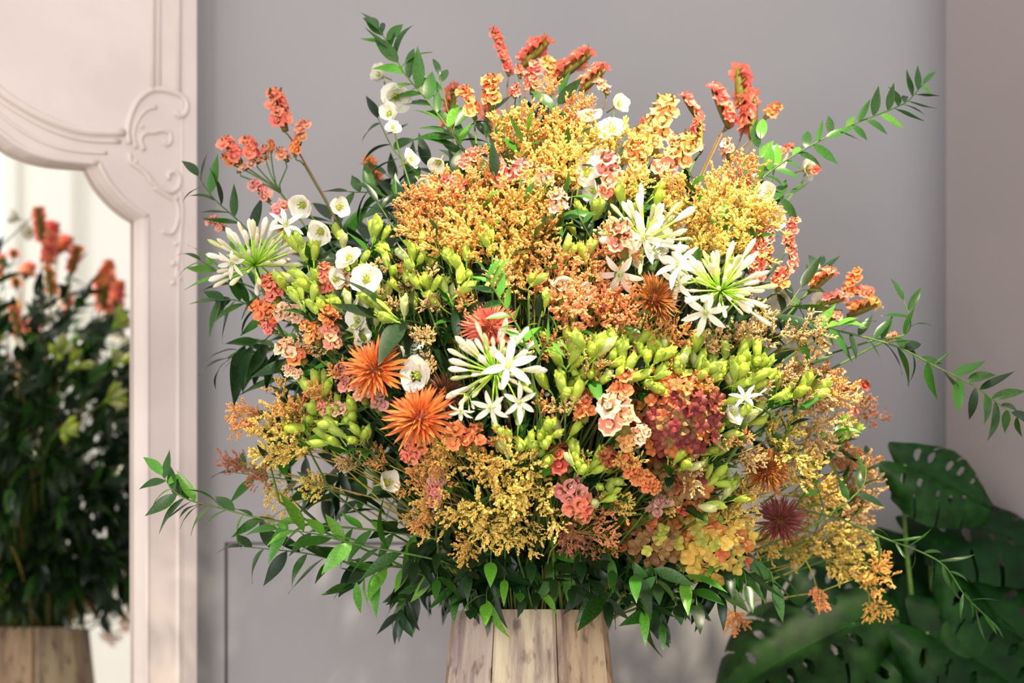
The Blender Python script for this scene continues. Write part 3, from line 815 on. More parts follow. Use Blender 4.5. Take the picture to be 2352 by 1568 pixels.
branch_px([(1050,790),(1010,750),(985,800)], 'dd', 120, 5, 'broad dark leaves above the left-of-centre agapanthus', y0=-0.4, y1=-0.46, droop=0.4)
branch_px([(1700,760),(1790,720),(1840,660)], 'ddl', 90, 8, 'dark leafy sprig right of the large agapanthus', y0=-0.3, y1=-0.25, droop=0.1)
branch_px([(1820,760),(1870,760),(1930,745)], 'bbl', 60, 9, 'bright leafy sprig under the orange statice at right', y0=-0.25, y1=-0.28, droop=0.1)
# ---- hanging skirt of leaves over the rim
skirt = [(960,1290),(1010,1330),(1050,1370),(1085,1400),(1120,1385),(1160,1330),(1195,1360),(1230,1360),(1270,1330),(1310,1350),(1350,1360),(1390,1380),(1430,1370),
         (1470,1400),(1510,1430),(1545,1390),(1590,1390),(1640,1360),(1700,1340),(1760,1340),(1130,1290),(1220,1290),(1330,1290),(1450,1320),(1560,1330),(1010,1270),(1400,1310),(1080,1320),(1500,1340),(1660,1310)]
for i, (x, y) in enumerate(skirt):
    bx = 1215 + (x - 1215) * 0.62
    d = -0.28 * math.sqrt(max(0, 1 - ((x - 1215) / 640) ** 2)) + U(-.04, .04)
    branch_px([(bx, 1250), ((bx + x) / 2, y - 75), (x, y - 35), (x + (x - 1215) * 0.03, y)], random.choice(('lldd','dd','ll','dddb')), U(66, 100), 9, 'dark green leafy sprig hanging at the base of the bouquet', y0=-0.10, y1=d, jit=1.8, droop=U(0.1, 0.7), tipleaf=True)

# ---- statice: each stem, each spike (x0,y0 -> x1,y1, width, tone, facing)
S = 'statice'
statice([(650,290,625,214,50,'c',.7)], 'tall coral statice spike standing alone at the upper left', stemc=M_stemb)
statice([(682,352,704,282,38,'ob',.5)], 'slim peach-orange statice spike leaning right at the upper left')
statice([(545,366,510,326,46,'c',.6),(580,366,560,324,44,'c',.3),(552,394,614,366,32,'p',.3),(606,350,604,340,24,'b',.5),(622,346,620,325,20,'o',.5),(655,366,640,350,34,'b',.4),(540,378,515,362,36,'o',.5)], 'branched statice stem with flat coral and pale peach heads at upper left')
statice([(612,458,578,422,38,'k',.6),(632,485,660,476,36,'k',.6)], 'pale pink statice half hidden under the flat coral heads', dy=0.03)
statice([(512,526,480,506,30,'k',.6)], 'small pink statice head at the far left edge')
statice([(636,686,612,638,42,'c',.8)], 'salmon statice head left of the lime buds')
statice([(754,668,742,608,38,'c',.8),(794,662,776,628,42,'p',.8)], 'coral and cream statice among the white bells')
statice([(646,730,584,706,46,'o',.7),(694,722,636,716,44,'p',.7),(628,762,600,746,34,'c',.6)], 'wide peach statice cluster at middle left')
statice([(730,786,714,748,42,'o',.8),(702,756,696,742,26,'o',.7)], 'round orange statice head at middle left')
statice([(766,796,752,708,40,'bo',.8)], 'upright peach statice spike at middle left')
statice([(694,828,646,794,52,'op',.7)], 'peach and cream statice head above the thin golden sprig')
statice([(688,864,652,846,28,'p',.6)], 'small cream statice head left of the upper orange spiky flower')
statice([(798,896,783,840,38,'k',.8)], 'pink statice spike touching the upper orange spiky flower')
statice([(836,920,830,884,42,'p',.8)], 'pale statice head under the upper orange spiky flower', dy=-0.02)
statice([(872,938,880,902,40,'d',.7)], 'dull peach statice head between the two orange spiky flowers')
statice([(806,946,728,938,34,'pb',.6)], 'lying cream-peach statice spike left of the lower orange spiky flower')
statice([(982,988,934,1056,42,'yoc',.8)], 'hanging orange-to-coral statice spike under the lower orange spiky flower', dy=-0.06)
statice([(1056,1030,1042,978,52,'o',.7),(1092,1026,1100,980,48,'o',.7)], 'apricot statice pair below the drooping white trumpet', dy=-0.03)
statice([(1004,1076,994,1160,32,'pk',.8)], 'hanging cream-pink statice spike in the lower golden spray')
statice([(1345,958,1345,900,48,'o',.8)], 'apricot statice spike left of the pale pink tuft')
statice([(1428,980,1396,918,76,'bp',.9)], 'large pale pink statice tuft left of the burgundy head', dy=-0.06)
statice([(1422,908,1446,858,54,'o',.7)], 'flat orange statice head above the pale pink tuft', dy=-0.05)
statice([(1424,1022,1486,990,40,'yp',.8)], 'cream statice spike below the pale pink tuft', dy=-0.05)
statice([(1302,1072,1276,1032,56,'r',.8)], 'brick red statice head low in the centre')
statice([(1396,1072,1386,1034,48,'r',.8)], 'dull red statice head among lower lime buds')
statice([(1428,1046,1456,1088,38,'o',.8),(1462,1090,1510,1124,38,'o',.8)], 'chain of orange statice heads running down below the burgundy head', dy=-0.03)
statice([(1298,1104,1344,1190,56,'kc',.8)], 'hanging coral and pink statice spike low in the centre', dy=-0.03)
statice([(1500,1180,1532,1142,42,'d',.7)], 'faded pink statice head above the yellow bract cluster')
statice([(1552,1165,1606,1150,44,'r',.7),(1540,1120,1575,1105,40,'r',.7)], 'rust statice heads below the burgundy head')
statice([(1164,166,1129,70,36,'c',.35)], 'slim coral statice spike, the topmost flower of the bouquet', stemc=M_stemb)
statice([(1208,148,1262,97,44,'c',-.25)], 'coral statice crest bending right at the top', stemc=M_stemb)
statice([(1290,178,1360,126,46,'c',-.25)], 'long coral statice crest at the top, its olive underside showing', stemc=M_stemb)
statice([(1342,206,1394,160,42,'bc',-.15),(1390,212,1368,190,34,'b',.3)], 'peach statice crest at the top right end of the coral group', stemc=M_stemb)
statice([(1192,174,1188,154,28,'c',.5),(1186,218,1192,200,34,'c',.6)], 'two small coral statice knobs below the topmost spike')
statice([(1225,206,1232,146,42,'c',.7)], 'upright coral statice spike under the first crest')
statice([(1272,184,1250,138,44,'oy',.7)], 'apricot statice spike between the two coral crests')
statice([(1130,242,1132,180,48,'o',.7)], 'broad orange statice spike left of the coral crests')
statice([(1086,264,1062,206,44,'o',.6)], 'orange statice spike among the top-left ruscus leaves', dy=0.05)
statice([(1058,382,1100,350,38,'c',.6)], 'coral statice head in the shade of the top-left ruscus')
statice([(1066,432,1018,412,34,'c',.6)], 'lying coral statice head at the left edge of the golden mass')
statice([(1152,426,1130,374,60,'ck',.7),(1184,420,1202,372,46,'k',.7)], 'broad coral-pink statice head in the upper golden mass')
statice([(1250,428,1244,386,46,'p',.8),(1284,486,1274,438,48,'p',.8)], 'pale peach statice pair in the upper golden mass', dy=-0.03)
statice([(1506,320,1536,232,62,'y',.8)], 'tall bright yellow-peach statice spike at the upper right of centre')
statice([(1502,352,1470,300,54,'y',.8)], 'yellow-peach statice head left of the tall bright spike')
statice([(1516,402,1592,322,62,'by',.8)], 'large pink and yellow statice spike leaning right at upper right')
statice([(1402,452,1390,356,58,'bk',.8)], 'upright pink statice spike above the topmost agapanthus')
statice([(1462,412,1456,330,48,'yo',.8)], 'apricot statice spike above the topmost agapanthus')
statice([(1600,272,1566,222,40,'c',.3)], 'coral statice spike leaning left at upper right', stemc=M_stemb)
statice([(1612,336,1612,278,40,'c',-.3)], 'short coral statice spike showing its olive back at upper right')
statice([(1666,284,1632,204,44,'c',.0)], 'long coral statice spike leaning left in the right-hand group', stemc=M_stemb)
statice([(1697,228,1690,156,50,'c',-.35)], 'tallest coral statice spike of the right-hand group', stemc=M_stemb)
statice([(1732,300,1737,220,60,'c',-.35),(1710,272,1700,228,44,'c',.1)], 'broad coral statice spike with dark back in the right-hand group', stemc=M_stemb)
statice([(1764,268,1790,248,38,'o',.5)], 'small orange statice head at the right end of the coral group', stemc=M_stemb)
statice([(1676,356,1676,324,40,'p',.3)], 'pale statice tuft under the right-hand coral group')
statice([(1546,338,1542,314,34,'b',.5)], 'small pale pink statice head right of the tall bright spike', dy=0.05)
statice([(1786,352,1822,338,24,'c',.4)], 'thin coral statice head above the right white bells')
statice([(1862,396,1882,391,26,'c',.4)], 'tiny coral statice head at the right end of the white bells')
statice([(1818,614,1812,560,32,'c',.5),(1812,560,1828,505,32,'c',.5)], 'curved coral statice spike at the right edge above the orange cluster')
statice([(1770,602,1772,522,30,'cd',.2)], 'coral statice spike seen edge-on at the right')
statice([(1740,640,1746,548,36,'c',.8)], 'red-coral statice spike behind the large agapanthus')
statice([(1790,660,1805,620,40,'oc',.5)], 'orange statice head between the edge-on spikes')
statice([(1868,666,1918,628,40,'oc',-.1)], 'orange statice crest at the right shoulder')
statice([(1948,672,1974,622,34,'o',.6),(1946,674,2002,674,34,'c',.4)], 'forked bright orange statice at the far right')
statice([(1898,698,1942,688,34,'k',-.1)], 'pink statice crest below the orange crest at right')
statice([(1958,724,2018,702,42,'oy',-.1)], 'golden orange statice crest at the far right')
statice([(1880,740,1930,730,36,'b',.2)], 'pale statice crest under the pink one at right')
statice([(1945,896,1992,886,34,'r',.3)], 'rust statice head at the right edge')
statice([(1955,1000,1962,944,30,'k',.6)], 'dusty pink statice spike at the right edge', dy=0.04)
statice([(1986,1076,1960,1040,38,'p',.6)], 'pale pink statice head at the right edge above the dark plant', dy=0.05)
statice([(1290,690,1280,650,52,'yp',.8)], 'cream-yellow statice head in the bright middle')
statice([(1430,580,1415,520,60,'b',.8)], 'salmon statice tuft beside the topmost agapanthus', dy=-0.08)
statice([(1530,905,1545,868,44,'o',.8)], 'orange statice knob at the top of the burgundy head', dy=-0.02)
statice([(2040,780,2060,770,24,'b',.5)], 'tiny peach statice head on the long right branch', dy=-0.12)

# ---- sea lavender sprays: (x, y, radius, tone, angle)
G = 'golden sea lavender spray'
for a in ((1180,322,82,'g'),(1255,300,85,'g'),(1320,282,72,'o'),(1330,335,92,'y'),(1250,365,88,'g'),(1295,395,90,'y'),(1215,400,85,'g'),(1400,330,75,'y'),(1350,240,38,'o'),(1262,205,36,'o'),
          (985,455,75,'o'),(1045,470,85,'o'),(1110,455,85,'g'),(1165,480,85,'g'),(1000,520,80,'o'),(1065,540,90,'g'),(1130,550,95,'g'),(1195,550,90,'g'),(1245,500,80,'g'),(1180,610,75,'y'),(940,505,60,'o'),(1100,395,65,'o'),(1150,640,50,'t'),(1240,440,70,'y'),
          (1460,350,60,'y'),(1440,420,60,'y'),(1545,430,60,'o')):
    spray(*a, phrase=G)
for a in ((1610,480,85,'y'),(1665,470,85,'y'),(1710,485,80,'g'),(1620,560,80,'y'),(1690,400,70,'o',80),(1745,520,70,'g'),(1685,550,80,'y'),(1580,520,70,'g'),(1650,420,60,'o')):
    spray(*a, phrase=G)
for a in ((1270,610,80,'k'),(1330,595,70,'o'),(1230,660,60,'o'),(1310,720,80,'k'),(1375,715,80,'o'),(1440,720,80,'k'),(1490,755,60,'o'),(1345,650,60,'k'),(1320,800,60,'t'),(1245,795,55,'o'),(1540,770,60,'o'),(1420,560,70,'k'),(1400,660,60,'k')):
    spray(*a, phrase='coral-orange sea lavender spray')
for a in ((570,950,60,'o',165),(640,960,75,'g',150),(690,1000,80,'y',150),(640,1030,70,'y',170),(700,940,60,'o',120),(740,900,45,'o',130)):
    spray(*a, phrase='golden sea lavender spray at the left edge')
spray(540,1060,50,'m',170, phrase='thin brownish sea lavender tip at the lower left'); spray(600,1085,45,'m',175, phrase='thin brownish sea lavender tip at the lower left')
spray(640,1135,48,'y',215, phrase='drooping yellow sea lavender sprig over the lower left leaves'); spray(720,1110,48,'y',170, phrase='drooping yellow sea lavender sprig over the lower left leaves')
spray(615,1195,30,'y',220, phrase='drooping yellow sea lavender sprig over the lower left leaves', n=3)
for a in ((1060,1075,80,'y'),(1130,1100,85,'y'),(1205,1090,80,'y'),(1000,1120,70,'g'),(1085,1160,85,'y'),(1170,1175,80,'y'),(945,1110,50,'o'),(1040,1195,65,'y'),(1250,1150,65,'y'),(1130,1230,60,'y',290),(1075,1265,50,'g',250),(1200,1240,60,'y',280),(960,1180,55,'o',230),(1080,1030,55,'g'),(1000,1060,50,'g')):
    spray(*a, phrase='fine yellow sea lavender spray low in the bouquet', spread=0.95, dens=0.62, dy=-0.03)
for a in ((1310,1225,60,'m',300),(1385,1200,65,'k',20),(1340,1250,55,'m',260),(1390,1290,55,'o',330),(1420,1330,50,'o',300),(1340,1340,45,'o',250),(1430,1150,45,'y',350),(1240,1440,42,'y',265),(1310,1425,30,'y',290),(1685,1420,42,'o',300),(1480,1290,45,'m',300)):
    spray(*a, phrase='small orange sea lavender sprig hanging near the base')
for a in ((1770,760,70,'t'),(1850,770,75,'t'),(1830,830,75,'t'),(1890,860,80,'o'),(1910,930,75,'t'),(1850,920,75,'t'),(1800,860,60,'t'),(1880,1000,75,'t'),(1800,1010,75,'y'),(1840,1060,75,'y'),(1910,1070,75,'t'),(1960,1110,70,'t',75),(1870,1130,80,'y'),(1940,1170,80,'t',60),(1880,1210,85,'y',30),(1950,1250,80,'y',20),(1770,1100,60,'t'),(1720,1130,60,'y'),(1690,1180,60,'y'),(1760,1250,55,'y'),(1640,790,55,'t'),(1720,780,60,'t'),(1990,940,48,'m',60),(1830,1250,60,'y',340),(1720,1050,50,'t'),(1970,1060,55,'o',80)):
    spray(*a, phrase='tan and yellow sea lavender spray on the right side', dens=0.8)
spray(1930,1300,60,'y',330, phrase='trailing yellow sea lavender branch at the lower right'); spray(2010,1330,65,'g',310, phrase='trailing yellow sea lavender branch at the lower right')
spray(2015,1400,45,'g',295, phrase='trailing yellow sea lavender branch at the lower right'); spray(2020,1300,40,'g',30, phrase='trailing yellow sea lavender branch at the lower right')
spray(1875,1370,50,'k',275, phrase='thin coral sprig hanging before the dark plant', n=3, spread=0.3)
for a in ((930,660,36,'t'),(1000,690,40,'t'),(935,605,40,'o'),(965,770,42,'t'),(985,830,36,'t'),(760,970,44,'g'),(820,1010,40,'t'),(800,1060,40,'t'),(870,1060,36,'o')):
    spray(*a, phrase='thin tan sea lavender sprig', n=4)

# ---- lime buds
for a in ((835,545),(905,555),(880,605),(690,600),(715,640),(685,690),(720,700),(655,670),(870,670),(905,715),(945,720),(1020,580),(1070,612),(1045,660),(1025,700),(975,600),(965,655),(915,640),(945,580),(1000,640),(810,600),(770,560),(700,560),(850,740),(780,700)):
    buds(*a, phrase='cluster of lime green buds')
for a in ((1290,770),(1275,885),(1310,900),(1345,860),(1310,830),(1400,800),(1425,845),(1380,830),(1455,800),(1485,850),(1530,805),(1560,835),(1595,850),(1630,850),(1665,850),(1500,825),(1745,825),(1720,870),(1800,900),(1690,890),(1645,900),(1440,780),(1370,790),(1580,800),(1700,820),(1760,880)):
    buds(*a, 48, 6, phrase='cluster of bright lime buds')
for a in ((1245,985),(1200,990),(1180,1020),(1230,1030),(1700,960),(1735,950),(1660,970),(1350,1080),(1385,1095),(1330,1060),(1600,1020),(1640,1090),(1610,1130),(1680,1120),(1570,1060),(725,905),(690,945),(780,950),(745,930),(820,1000),(770,990),(1290,1010),(1420,1100),(1380,1150),(1650,1040),(1850,890),(1940,1000)):
    buds(*a, 46, 5, phrase='cluster of dull green buds', pale=0.12)
for a in ((1490,430),(1560,470),(1370,500),(1350,470),(1440,470),(1340,540)):
    buds(*a, 44, 4, phrase='cluster of yellow-green buds in the upper bouquet', dy=0.05)

# ---- white bells
bells([(700,470,64,(-.3,-.2)),(775,478,50,(.5,.0)),(740,530,64,(-.2,-.3))], 'white bell flower stem at the upper left, above the lime buds', dy=-0.02)
bells([(805,598,56),(765,642,46),(842,645,68,(.0,.1))], 'white bell flower stem beside the coral and cream statice', dy=-0.03)
bells([(815,700,52),(836,728,68),(816,772,60)], 'white bell flower stem above the upper orange spiky flower')
bells([(905,795,64),(962,862,76)], 'shaded white bell flower stem between spiky flower and agapanthus')
bells([(880,175,52,(-.6,.1)),(962,196,46,(.6,.2)),(908,222,70,(.1,-.2)),(902,296,34),(895,262,48)], 'white bell flower stem behind the tallest ruscus branch', dy=0.05)
bells([(935,372,50),(965,420,54),(1010,370,46)], 'white bell flowers deep in the upper left shade', dy=0.08)
bells([(1413,245,56,(.5,.2)),(1355,284,76,(-.2,.7)),(1405,312,72,(.0,.6))], 'white bell flowers right of the golden top', dy=0.0)
bells([(1345,400,70),(1385,380,70),(1370,440,56)], 'translucent cream bells inside the upper golden mass', dy=0.03)
bells([(1785,374,60,(-.2,.2)),(1845,390,52,(.7,.1)),(1768,446,52)], 'white bell flower stem at the right shoulder behind ruscus leaves', dy=0.02)
bells([(1285,655,58),(1330,665,50)], 'white bells among the coral-orange sprays', dy=0.0)
bells([(1530,560,76),(1545,500,60)], 'pale bells between the two upper agapanthus', dy=0.04)
bells([(1455,590,50)], 'single white bell under the topmost agapanthus', dy=0.02)
bells([(1672,955,60)], 'pale green-white bell right of the burgundy head', dy=-0.02)
bells([(1770,500,60),(1735,600,50)], 'faint white bells behind the large agapanthus', dy=0.08)
bells([(880,1110,70)], 'tattered white flower low at the left', dy=0.0)
bells([(1800,680,60),(1880,700,50)], 'greenish bells in the shade at right', dy=0.08)

# ---- agapanthus
agapanthus(585,610,120,46,[(655,520,85,.2,.5),(535,602,70,-.4,-.6)], 100, 'pale agapanthus with slim cream buds at the far left', dy=0.0)
agapanthus(1480,555,128,40,[(1478,545,110,.1,-.2),(1425,625,110,-.2,-.8)], 85, 'topmost white agapanthus with upright buds at upper right', dy=0.0)
agapanthus(1655,668,128,64,[(1622,715,105,-.2,-.5),(1562,612,110,-.6,.4),(1560,650,90,-.7,-.2)], 70, 'large white agapanthus with a glowing lime centre', dy=-0.05)
agapanthus(1138,855,118,48,[(1166,840,112,.1,.0),(1130,935,80,-.3,-.4),(1190,922,84,.5,-.3)], 120, 'white agapanthus with an open star flower left of centre', dy=-0.05)
t = agapanthus(1075,905,50,5,[(1060,940,60,-.3,-1.6)], 250, 'drooping white trumpet flower beside the lower orange spiky flower', dy=-0.08)
agapanthus(1715,925,56,6,[(1712,915,66,-.2,.6)], 100, 'small white trumpet flower right of the burgundy head', dy=-0.05)

# ---- spiky heads
spiky(862,850,66,'o',-.05,.35,'upper orange spiky flower at left, fully spread')
spiky(965,962,72,'o',-.15,.40,'lower orange spiky flower at left, larger than its neighbour')
spiky(1125,752,58,'r',-.1,.45,'brick red spiky flower above the left-of-centre agapanthus', dy=-0.02)
spiky(1500,690,56,'b',.5,.3,'brown domed spiky flower between the upper agapanthus', up=0.25)
spiky(1022,905,46,'d',.3,.3,'dark brown spiky flower in shade behind the lower orange one', dy=0.02)
spiky(1792,1198,52,'m',.0,.3,'maroon spiky flower at the lower right', up=0.2, dy=-0.14)
spiky(1762,1082,48,'b',.1,.2,'dull brown spiky flower above the maroon one', dy=0.0)

# ---- rounded bract heads
def t1(u, v): return 'l' if v > 0.75 and R() < .3 else random.choice('oon') if v > 0.35 else random.choice('wwwno')
bracts(1555,935,112,108,100,t1,40,'round burgundy and orange bract head right of centre', dy=-0.05)
def t2(u, v): return random.choice('yyyol')
bracts(1640,1235,100,98,64,t2,42,'yellow-green rounded bract head at the lower right', dy=-0.10)
def t3(u, v): return random.choice('nnlo')
bracts(1505,1235,75,62,28,t3,44,'dull green and brown bract head beside the yellow one', dy=-0.02)
def t4(u, v): return random.choice('nnwo')
bracts(1560,1090,75,70,28,t4,44,'brown shaded bract head under the burgundy one', dy=0.0)

# ---- stray sprigs that break up the masses
for x, y in ((1010,560),(1090,490),(1150,420),(1210,470),(1240,560),(1290,470),(1310,350),(1200,330),(1350,520),(1600,440),(1660,520),(1590,600),(1730,560),(1330,740),(1420,770),(1480,720),(1090,1110),(1180,1130),(1010,1150),(1240,1070),
             (1850,850),(1900,1010),(1820,950),(1870,1090),(1940,1130),(700,960),(640,990)):
    dx = U(-40, 40)
    branch_px([(x - dx * 0.6, y + 75), (x - dx * 0.2, y + 30), (x + dx * 0.6, y - 25)], random.choice(('ll', 'ld', 'lb', 'dl')), U(38, 58), 6, 'single green leaf sprig poking through the flowers', y0=depth(x, y) + 0.05, y1=depth(x, y) - 0.03, droop=-0.1)
for x, y in ((1040,610),(960,560),(1300,560),(1350,590),(1240,700),(1205,640),(1650,600),(1480,470),(1120,560)):
    buds(x, y, 42, 3, phrase='small lime bud group among the golden sprays', dy=0.0, leaves=1)
for x, y, tn in ((900,690,'t'),(860,620,'t'),(1060,690,'o'),(980,640,'t'),(1360,870,'o'),(1450,850,'t'),(1540,860,'o'),(1300,940,'t'),(1250,930,'o'),(1610,900,'o'),(1680,860,'t'),(1740,900,'t'),(1640,990,'t'),(1700,1000,'o'),(1350,1040,'y'),(1450,1060,'y'),(1600,1080,'t'),(1540,1160,'y'),(1230,1020,'o'),(1130,1010,'o'),(760,860,'o'),(700,800,'t')):
    spray(x, y, U(38, 52), tn, phrase='fine sprig of sea lavender among the buds', n=3, dy=-0.01, spread=0.7)

# ================================================================ dark foliage inside and at the back of the bouquet
C0 = Vector((0.034, 0.0, ZC + 0.67))
def ell(d, k):
    sz = 0.66 if d.z > 0 else 0.40
    return C0 + Vector((d.x * (0.66 if d.y < 0.25 else 0.74) * k, d.y * 0.47 * k, d.z * sz * k))
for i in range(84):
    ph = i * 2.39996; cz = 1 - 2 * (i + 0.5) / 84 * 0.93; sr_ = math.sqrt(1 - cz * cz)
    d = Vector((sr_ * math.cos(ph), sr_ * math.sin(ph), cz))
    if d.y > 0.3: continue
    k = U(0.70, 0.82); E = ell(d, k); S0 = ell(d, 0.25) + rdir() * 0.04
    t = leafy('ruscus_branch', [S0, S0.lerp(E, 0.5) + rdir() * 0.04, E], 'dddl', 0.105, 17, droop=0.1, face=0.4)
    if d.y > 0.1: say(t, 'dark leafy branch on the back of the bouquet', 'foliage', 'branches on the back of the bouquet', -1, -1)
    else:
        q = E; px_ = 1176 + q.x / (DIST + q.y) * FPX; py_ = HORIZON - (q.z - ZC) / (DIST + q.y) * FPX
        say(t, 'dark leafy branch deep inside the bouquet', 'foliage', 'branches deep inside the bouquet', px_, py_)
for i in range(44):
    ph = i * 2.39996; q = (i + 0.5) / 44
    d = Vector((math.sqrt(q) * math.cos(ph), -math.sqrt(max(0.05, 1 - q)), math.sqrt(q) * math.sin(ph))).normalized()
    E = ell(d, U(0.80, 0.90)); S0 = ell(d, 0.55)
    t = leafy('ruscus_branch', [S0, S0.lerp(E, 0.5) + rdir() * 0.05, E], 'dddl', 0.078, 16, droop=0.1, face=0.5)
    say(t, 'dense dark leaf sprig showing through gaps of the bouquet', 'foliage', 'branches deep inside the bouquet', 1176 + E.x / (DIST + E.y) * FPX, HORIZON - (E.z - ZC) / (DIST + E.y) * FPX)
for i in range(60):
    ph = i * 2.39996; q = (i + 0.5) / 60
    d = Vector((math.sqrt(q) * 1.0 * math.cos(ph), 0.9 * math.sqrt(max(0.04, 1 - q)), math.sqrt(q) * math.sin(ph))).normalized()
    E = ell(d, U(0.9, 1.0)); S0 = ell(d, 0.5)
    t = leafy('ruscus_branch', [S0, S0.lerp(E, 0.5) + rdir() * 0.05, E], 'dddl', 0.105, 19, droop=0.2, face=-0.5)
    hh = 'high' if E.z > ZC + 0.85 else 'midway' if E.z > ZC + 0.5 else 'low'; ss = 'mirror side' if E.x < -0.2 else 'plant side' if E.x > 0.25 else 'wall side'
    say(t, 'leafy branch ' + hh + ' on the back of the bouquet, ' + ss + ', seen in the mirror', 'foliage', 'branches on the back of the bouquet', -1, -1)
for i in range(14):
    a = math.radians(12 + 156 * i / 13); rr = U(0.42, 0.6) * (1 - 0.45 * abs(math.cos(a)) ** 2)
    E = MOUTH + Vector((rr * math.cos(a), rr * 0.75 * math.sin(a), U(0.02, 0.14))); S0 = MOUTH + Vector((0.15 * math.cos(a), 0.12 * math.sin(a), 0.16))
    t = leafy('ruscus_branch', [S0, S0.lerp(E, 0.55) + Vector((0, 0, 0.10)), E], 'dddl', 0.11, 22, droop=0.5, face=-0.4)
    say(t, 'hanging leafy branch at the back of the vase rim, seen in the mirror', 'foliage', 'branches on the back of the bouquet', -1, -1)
def back_statice(d, L, tone):
    P = ell(d, 1.0) ; B = base_pt(); t = root('statice_stem', B); od = (P - DOME).normalized()
    add_stem(t, B, stem_curve(B, P, od), 0.0032, 0.0022, M_stemb)
    W = 34
    spike(t, B, P, P + (od + rdir() * 0.35).normalized() * L, W, tone, -0.4, 0.0)
    return t
for i, (dx, dy_, dz, L, tn) in enumerate(((-.25,.30,.95,.10,'c'),(-.12,.4,.95,.08,'c'),(.1,.45,.9,.09,'o'),(.35,.4,.85,.09,'c'),(-.5,.5,.75,.08,'o'),(.6,.5,.6,.08,'o'),(-.75,.45,.5,.08,'c'))):
    say(back_statice(Vector((dx, dy_, dz)).normalized(), L, tn), 'orange statice spike on the back of the bouquet, seen in the mirror', 'flower', 'statice on the back of the bouquet', -1, -1)
for i in range(9):
    d = Vector((U(-.8, .8), U(.5, .9), U(-.3, .8))).normalized(); P = ell(d, 0.98)
    B = base_pt(); t = root('bud_cluster', B); od = d
    add_stem(t, B, stem_curve(B, P, od), 0.003, 0.0024, M_stem)
    for k in range(5):
        dd = (od + rdir() * 0.6).normalized(); obj('bud', random.choice(BUDP + BUD), t, local(B, frame(P + dd * 0.03, dd, None, U(.04, .05))))
    say(t, 'green bud cluster on the back of the bouquet', 'flower', 'buds on the back of the bouquet', -1, -1)

# ================================================================ split-leaf plant behind on the right
M_mon = plant_mat('monstera leaf', (10, 38, 10), (22, 62, 14), 0.5, 0.1, 0.15, 0.25, 9)  # base green darkened, the shade on the plant put into the colour
M_pot = paint('dark clay pot', (66, 58, 52), (84, 74, 66), 0.6, 6)
def monstera_mesh(seed):
    rnd = random.Random(seed); mb = MB(); NU, NV = 110, 52
    nl = 6; holes = []
    for sd in (-1, 1):
        slits = [(0.30 + 0.22 * k + rnd.uniform(-.03, .03), rnd.uniform(.50, .68), rnd.uniform(.012, .020)) for k in range(3)]
        hl = [(0.20 + 0.13 * k + rnd.uniform(-.02, .02), rnd.uniform(.26, .48), rnd.uniform(.014, .024), rnd.uniform(.09, .16)) for k in range(nl - 1)]
        idx = {}; vs = []; fs = []
        def P(u, v):
            # u along the midrib, v from midrib to margin: veins sweep towards the tip
            half = 0.52 * math.sin(math.pi * min(1, 0.16 + 0.80 * u)) ** 0.62 * (1 - 0.45 * u ** 2.2)
            x = sd * v * half
            lobe = -0.20 * (1 - u) ** 3 * math.sin(min(1, v * 1.1) * math.pi * 0.9)
            y = u * 1.0 + v * 0.17 * (1 - u * 0.85) + lobe - 0.1
            z = -0.30 * (u - 0.3) ** 2 + 0.09 * math.sin(v * 2.6) - 0.16 * v * v + 0.005 * math.sin(u * 44 + v * 4) * v
            return (x, z, y)
        def cut(u, v):
            for (uc, v0, w_) in slits:
                if v > v0 and abs(u - uc) < w_ * (0.35 + 1.6 * (v - v0)): return True
            for (uc, vc, a, b) in hl:
                if ((u - uc) / a) ** 2 + ((v - vc) / b) ** 2 < 1: return True
            return False
        for i in range(NU):
            for j in range(NV):
                if cut((i + .5) / NU, (j + .5) / NV): continue
                q = []
                for a, b in ((i, j), (i + 1, j), (i + 1, j + 1), (i, j + 1)):
                    if (a, b) not in idx: idx[(a, b)] = len(vs); vs.append(P(a / NU, b / NV))
                    q.append(idx[(a, b)])
                fs.append(tuple(q))
        mb.add(vs, fs)
    mid = []
    for i in range(9):
        u = i / 8; mid.append((0, -0.30 * (u - 0.3) ** 2 - 0.004, u - 0.1))
    mb.tube(mid, [0.016 - 0.0014 * i for i in range(9)], 5)
    return mb.mesh('leaf', M_mon)
MON = [monstera_mesh(s) for s in (1, 2, 3)]
PB = Vector((1.17, 0.62, 0.0))
mon = empty('split_leaf_plant', PB); tag(mon, 'dark split-leaf potted plant standing behind the bouquet at right', 'plant')
mb = MB(); mb.lathe([(0.13, 0), (0.15, 0.05), (0.19, 0.36), (0.205, 0.40), (0.18, 0.40), (0.17, 0.34)], 20); obj('pot', mb.mesh('pot', M_pot), mon)
mb = MB(); mb.lathe([(0.168, 0.33), (0.168, 0.345)], 16); obj('soil', mb.mesh('soil', M_vin), mon)
def mleaf(px, py, y, size, ang, face, v):
    """leaf whose stalk joins at pixel (px,py); ang: direction of the tip in the picture plane"""
    A = pw(px, py, y); a = math.radians(ang); d = Vector((math.cos(a), -0.15, math.sin(a)))
    S0 = PB + Vector((U(-.06, .06), U(-.06, .06), 0.33))
    mb = MB(); mb.tube([p - PB for p in bez(S0, S0 + Vector((U(-.05, .05), U(-.05, .05), 0.55)), A + Vector((-0.02 * math.cos(a), 0.05, -0.30)), A, 10)], [0.011 - 0.0006 * i for i in range(11)], 6)
    obj('leaf_stalk', mb.mesh('leaf_stalk', M_stem), mon)
    obj('leaf', MON[v], mon, local(PB, frame(A, d, face, size)))
mleaf(2078, 1066, 0.50, 0.27, -24, Vector((0.15, -0.85, 0.5)), 0)
mleaf(2140, 1190, 0.66, 0.42, -12, Vector((-0.1, -0.5, 0.85)), 1)
mleaf(2230, 1330, 0.56, 0.40, -55, Vector((0.2, -0.7, 0.6)), 2)
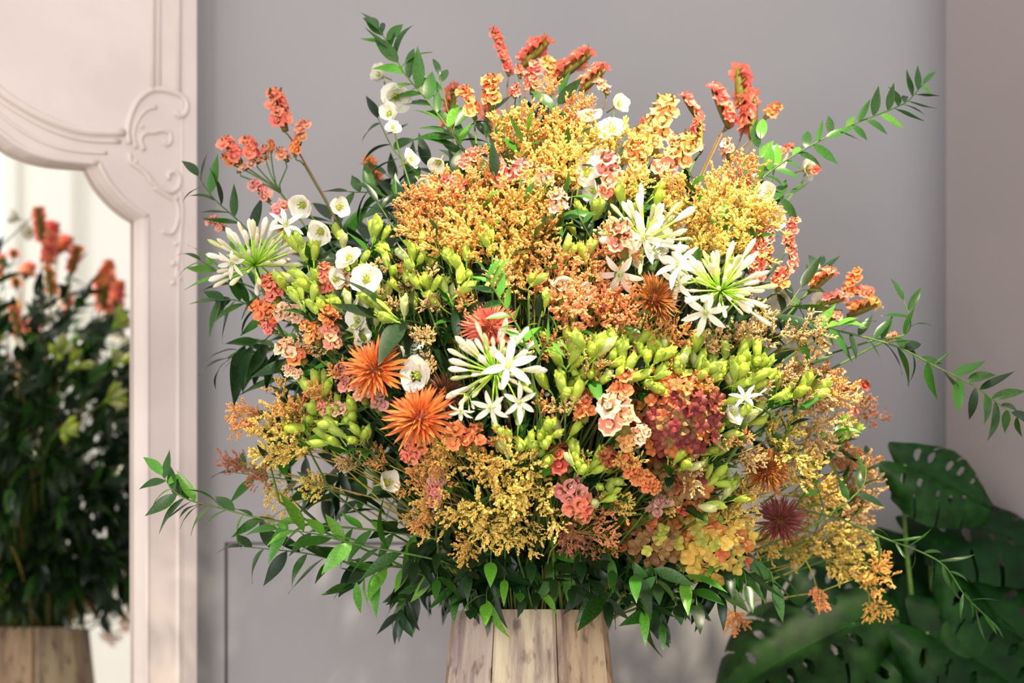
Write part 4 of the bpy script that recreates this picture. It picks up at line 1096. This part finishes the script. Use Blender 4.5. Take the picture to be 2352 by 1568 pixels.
mleaf(2060, 1400, 0.62, 0.36, -70, Vector((-0.2, -0.8, 0.5)), 1)
mleaf(1960, 1430, 0.56, 0.44, 205, Vector((-0.1, -0.75, 0.6)), 0)
mleaf(2130, 1450, 0.48, 0.40, -30, Vector((0.1, -0.8, 0.5)), 2)
mleaf(2000, 1340, 0.70, 0.34, 160, Vector((0.1, -0.6, 0.7)), 1)
mleaf(2010, 1500, 0.52, 0.42, 215, Vector((0.1, -0.7, 0.6)), 0)
mleaf(2250, 1480, 0.50, 0.42, -60, Vector((0.1, -0.7, 0.6)), 1)
mleaf(2050, 1290, 0.76, 0.40, -35, Vector((0.0, -0.7, 0.6)), 2)

# ================================================================ labels: the look first, then the nearest thing one can point to
MARKS = [(585, 590, 'the far-left agapanthus'), (1480, 540, 'the topmost agapanthus'), (1655, 660, 'the large lime-centred agapanthus'), (1140, 860, 'the open star agapanthus'),
         (862, 850, 'the upper orange spiky flower'), (965, 962, 'the lower orange spiky flower'), (1125, 745, 'the brick red spiky flower'), (1500, 690, 'the brown spiky flower'),
         (1792, 1198, 'the maroon spiky flower'), (1555, 935, 'the burgundy bract head'), (1640, 1235, 'the yellow bract head'), (1260, 110, 'the top coral crests'),
         (1690, 230, 'the right-hand coral spikes'), (1960, 670, 'the far-right orange statice'), (740, 500, 'the upper-left white bells'), (900, 220, 'the top-left white bells'),
         (1535, 270, 'the tall bright yellow-peach statice'), (1320, 1150, 'the hanging coral statice'), (1215, 1420, 'the vase rim'), (1040, 480, 'the orange end of the golden mass'), (600, 1000, 'the left golden sprays'),
         (1400, 950, 'the pale pink statice tuft'), (560, 350, 'the flat coral statice heads'), (1900, 1000, 'the right flank'), (620, 1200, 'the bottom-left ruscus')]
ORD = ['first', 'second', 'third', 'fourth', 'fifth', 'sixth', 'seventh', 'eighth', 'ninth', 'tenth', 'eleventh', 'twelfth']
by = {}
for it in QUEUE: by.setdefault(it[1], []).append(it)
for phrase, items in by.items():
    if len(items) == 1:
        o, p, c, g, x, y = items[0]; tag(o, p, c, g); continue
    sub = {}
    for it in items:
        o, p, c, g, x, y = it
        if x < 0: tag(o, p, c, g); continue
        best = min(MARKS, key=lambda m: (m[0] - x) ** 2 + (m[1] - y) ** 2)
        dx, dy = x - best[0], y - best[1]
        if math.hypot(dx, dy) < 45: w_ = 'beside'
        elif abs(dx) > 1.6 * abs(dy): w_ = 'right of' if dx > 0 else 'left of'
        elif abs(dy) > 1.6 * abs(dx): w_ = 'below' if dy > 0 else 'above'
        else: w_ = ('below' if dy > 0 else 'above') + (' right of' if dx > 0 else ' left of')
        sub.setdefault(w_ + ' ' + best[2], []).append(it)
    for loc, its in sub.items():
        its.sort(key=lambda i: i[4])
        for k, (o, p, c, g, x, y) in enumerate(its):
            short = p
            for cutw in (' showing through gaps of the bouquet', ' low in the bouquet', ' on the right side', ' hanging near the base', ' at the lower right', ' at the left edge', ' at the base of the bouquet', ' over the lower left leaves', ' in the upper bouquet', ' deep inside the bouquet', ' at the lower left', ' hanging'):
                short = short.replace(cutw, '')
            lb = short + ' ' + loc
            if len(its) == 2: lb += ', left one' if k == 0 else ', right one'
            elif len(its) > 2: lb += ', ' + ORD[min(k, 11)] + ' from left'
            for a_, b_ in (('cluster of lime green buds', 'lime green bud cluster'), ('cluster of bright lime buds', 'bright lime bud cluster'), ('cluster of dull green buds', 'dull green bud cluster'), ('cluster of yellow-green buds', 'yellow-green bud cluster')): lb = lb.replace(a_, b_)
            if len(lb.split()) > 15: lb = lb.replace(' the ', ' ')
            if len(lb.split()) > 16: lb = lb.replace(', ' + ORD[min(k, 11)] + ' from left', ' ' + ORD[min(k, 11)])
            tag(o, lb, c, g)
print('objects', len(bpy.data.objects), 'things', len(QUEUE))
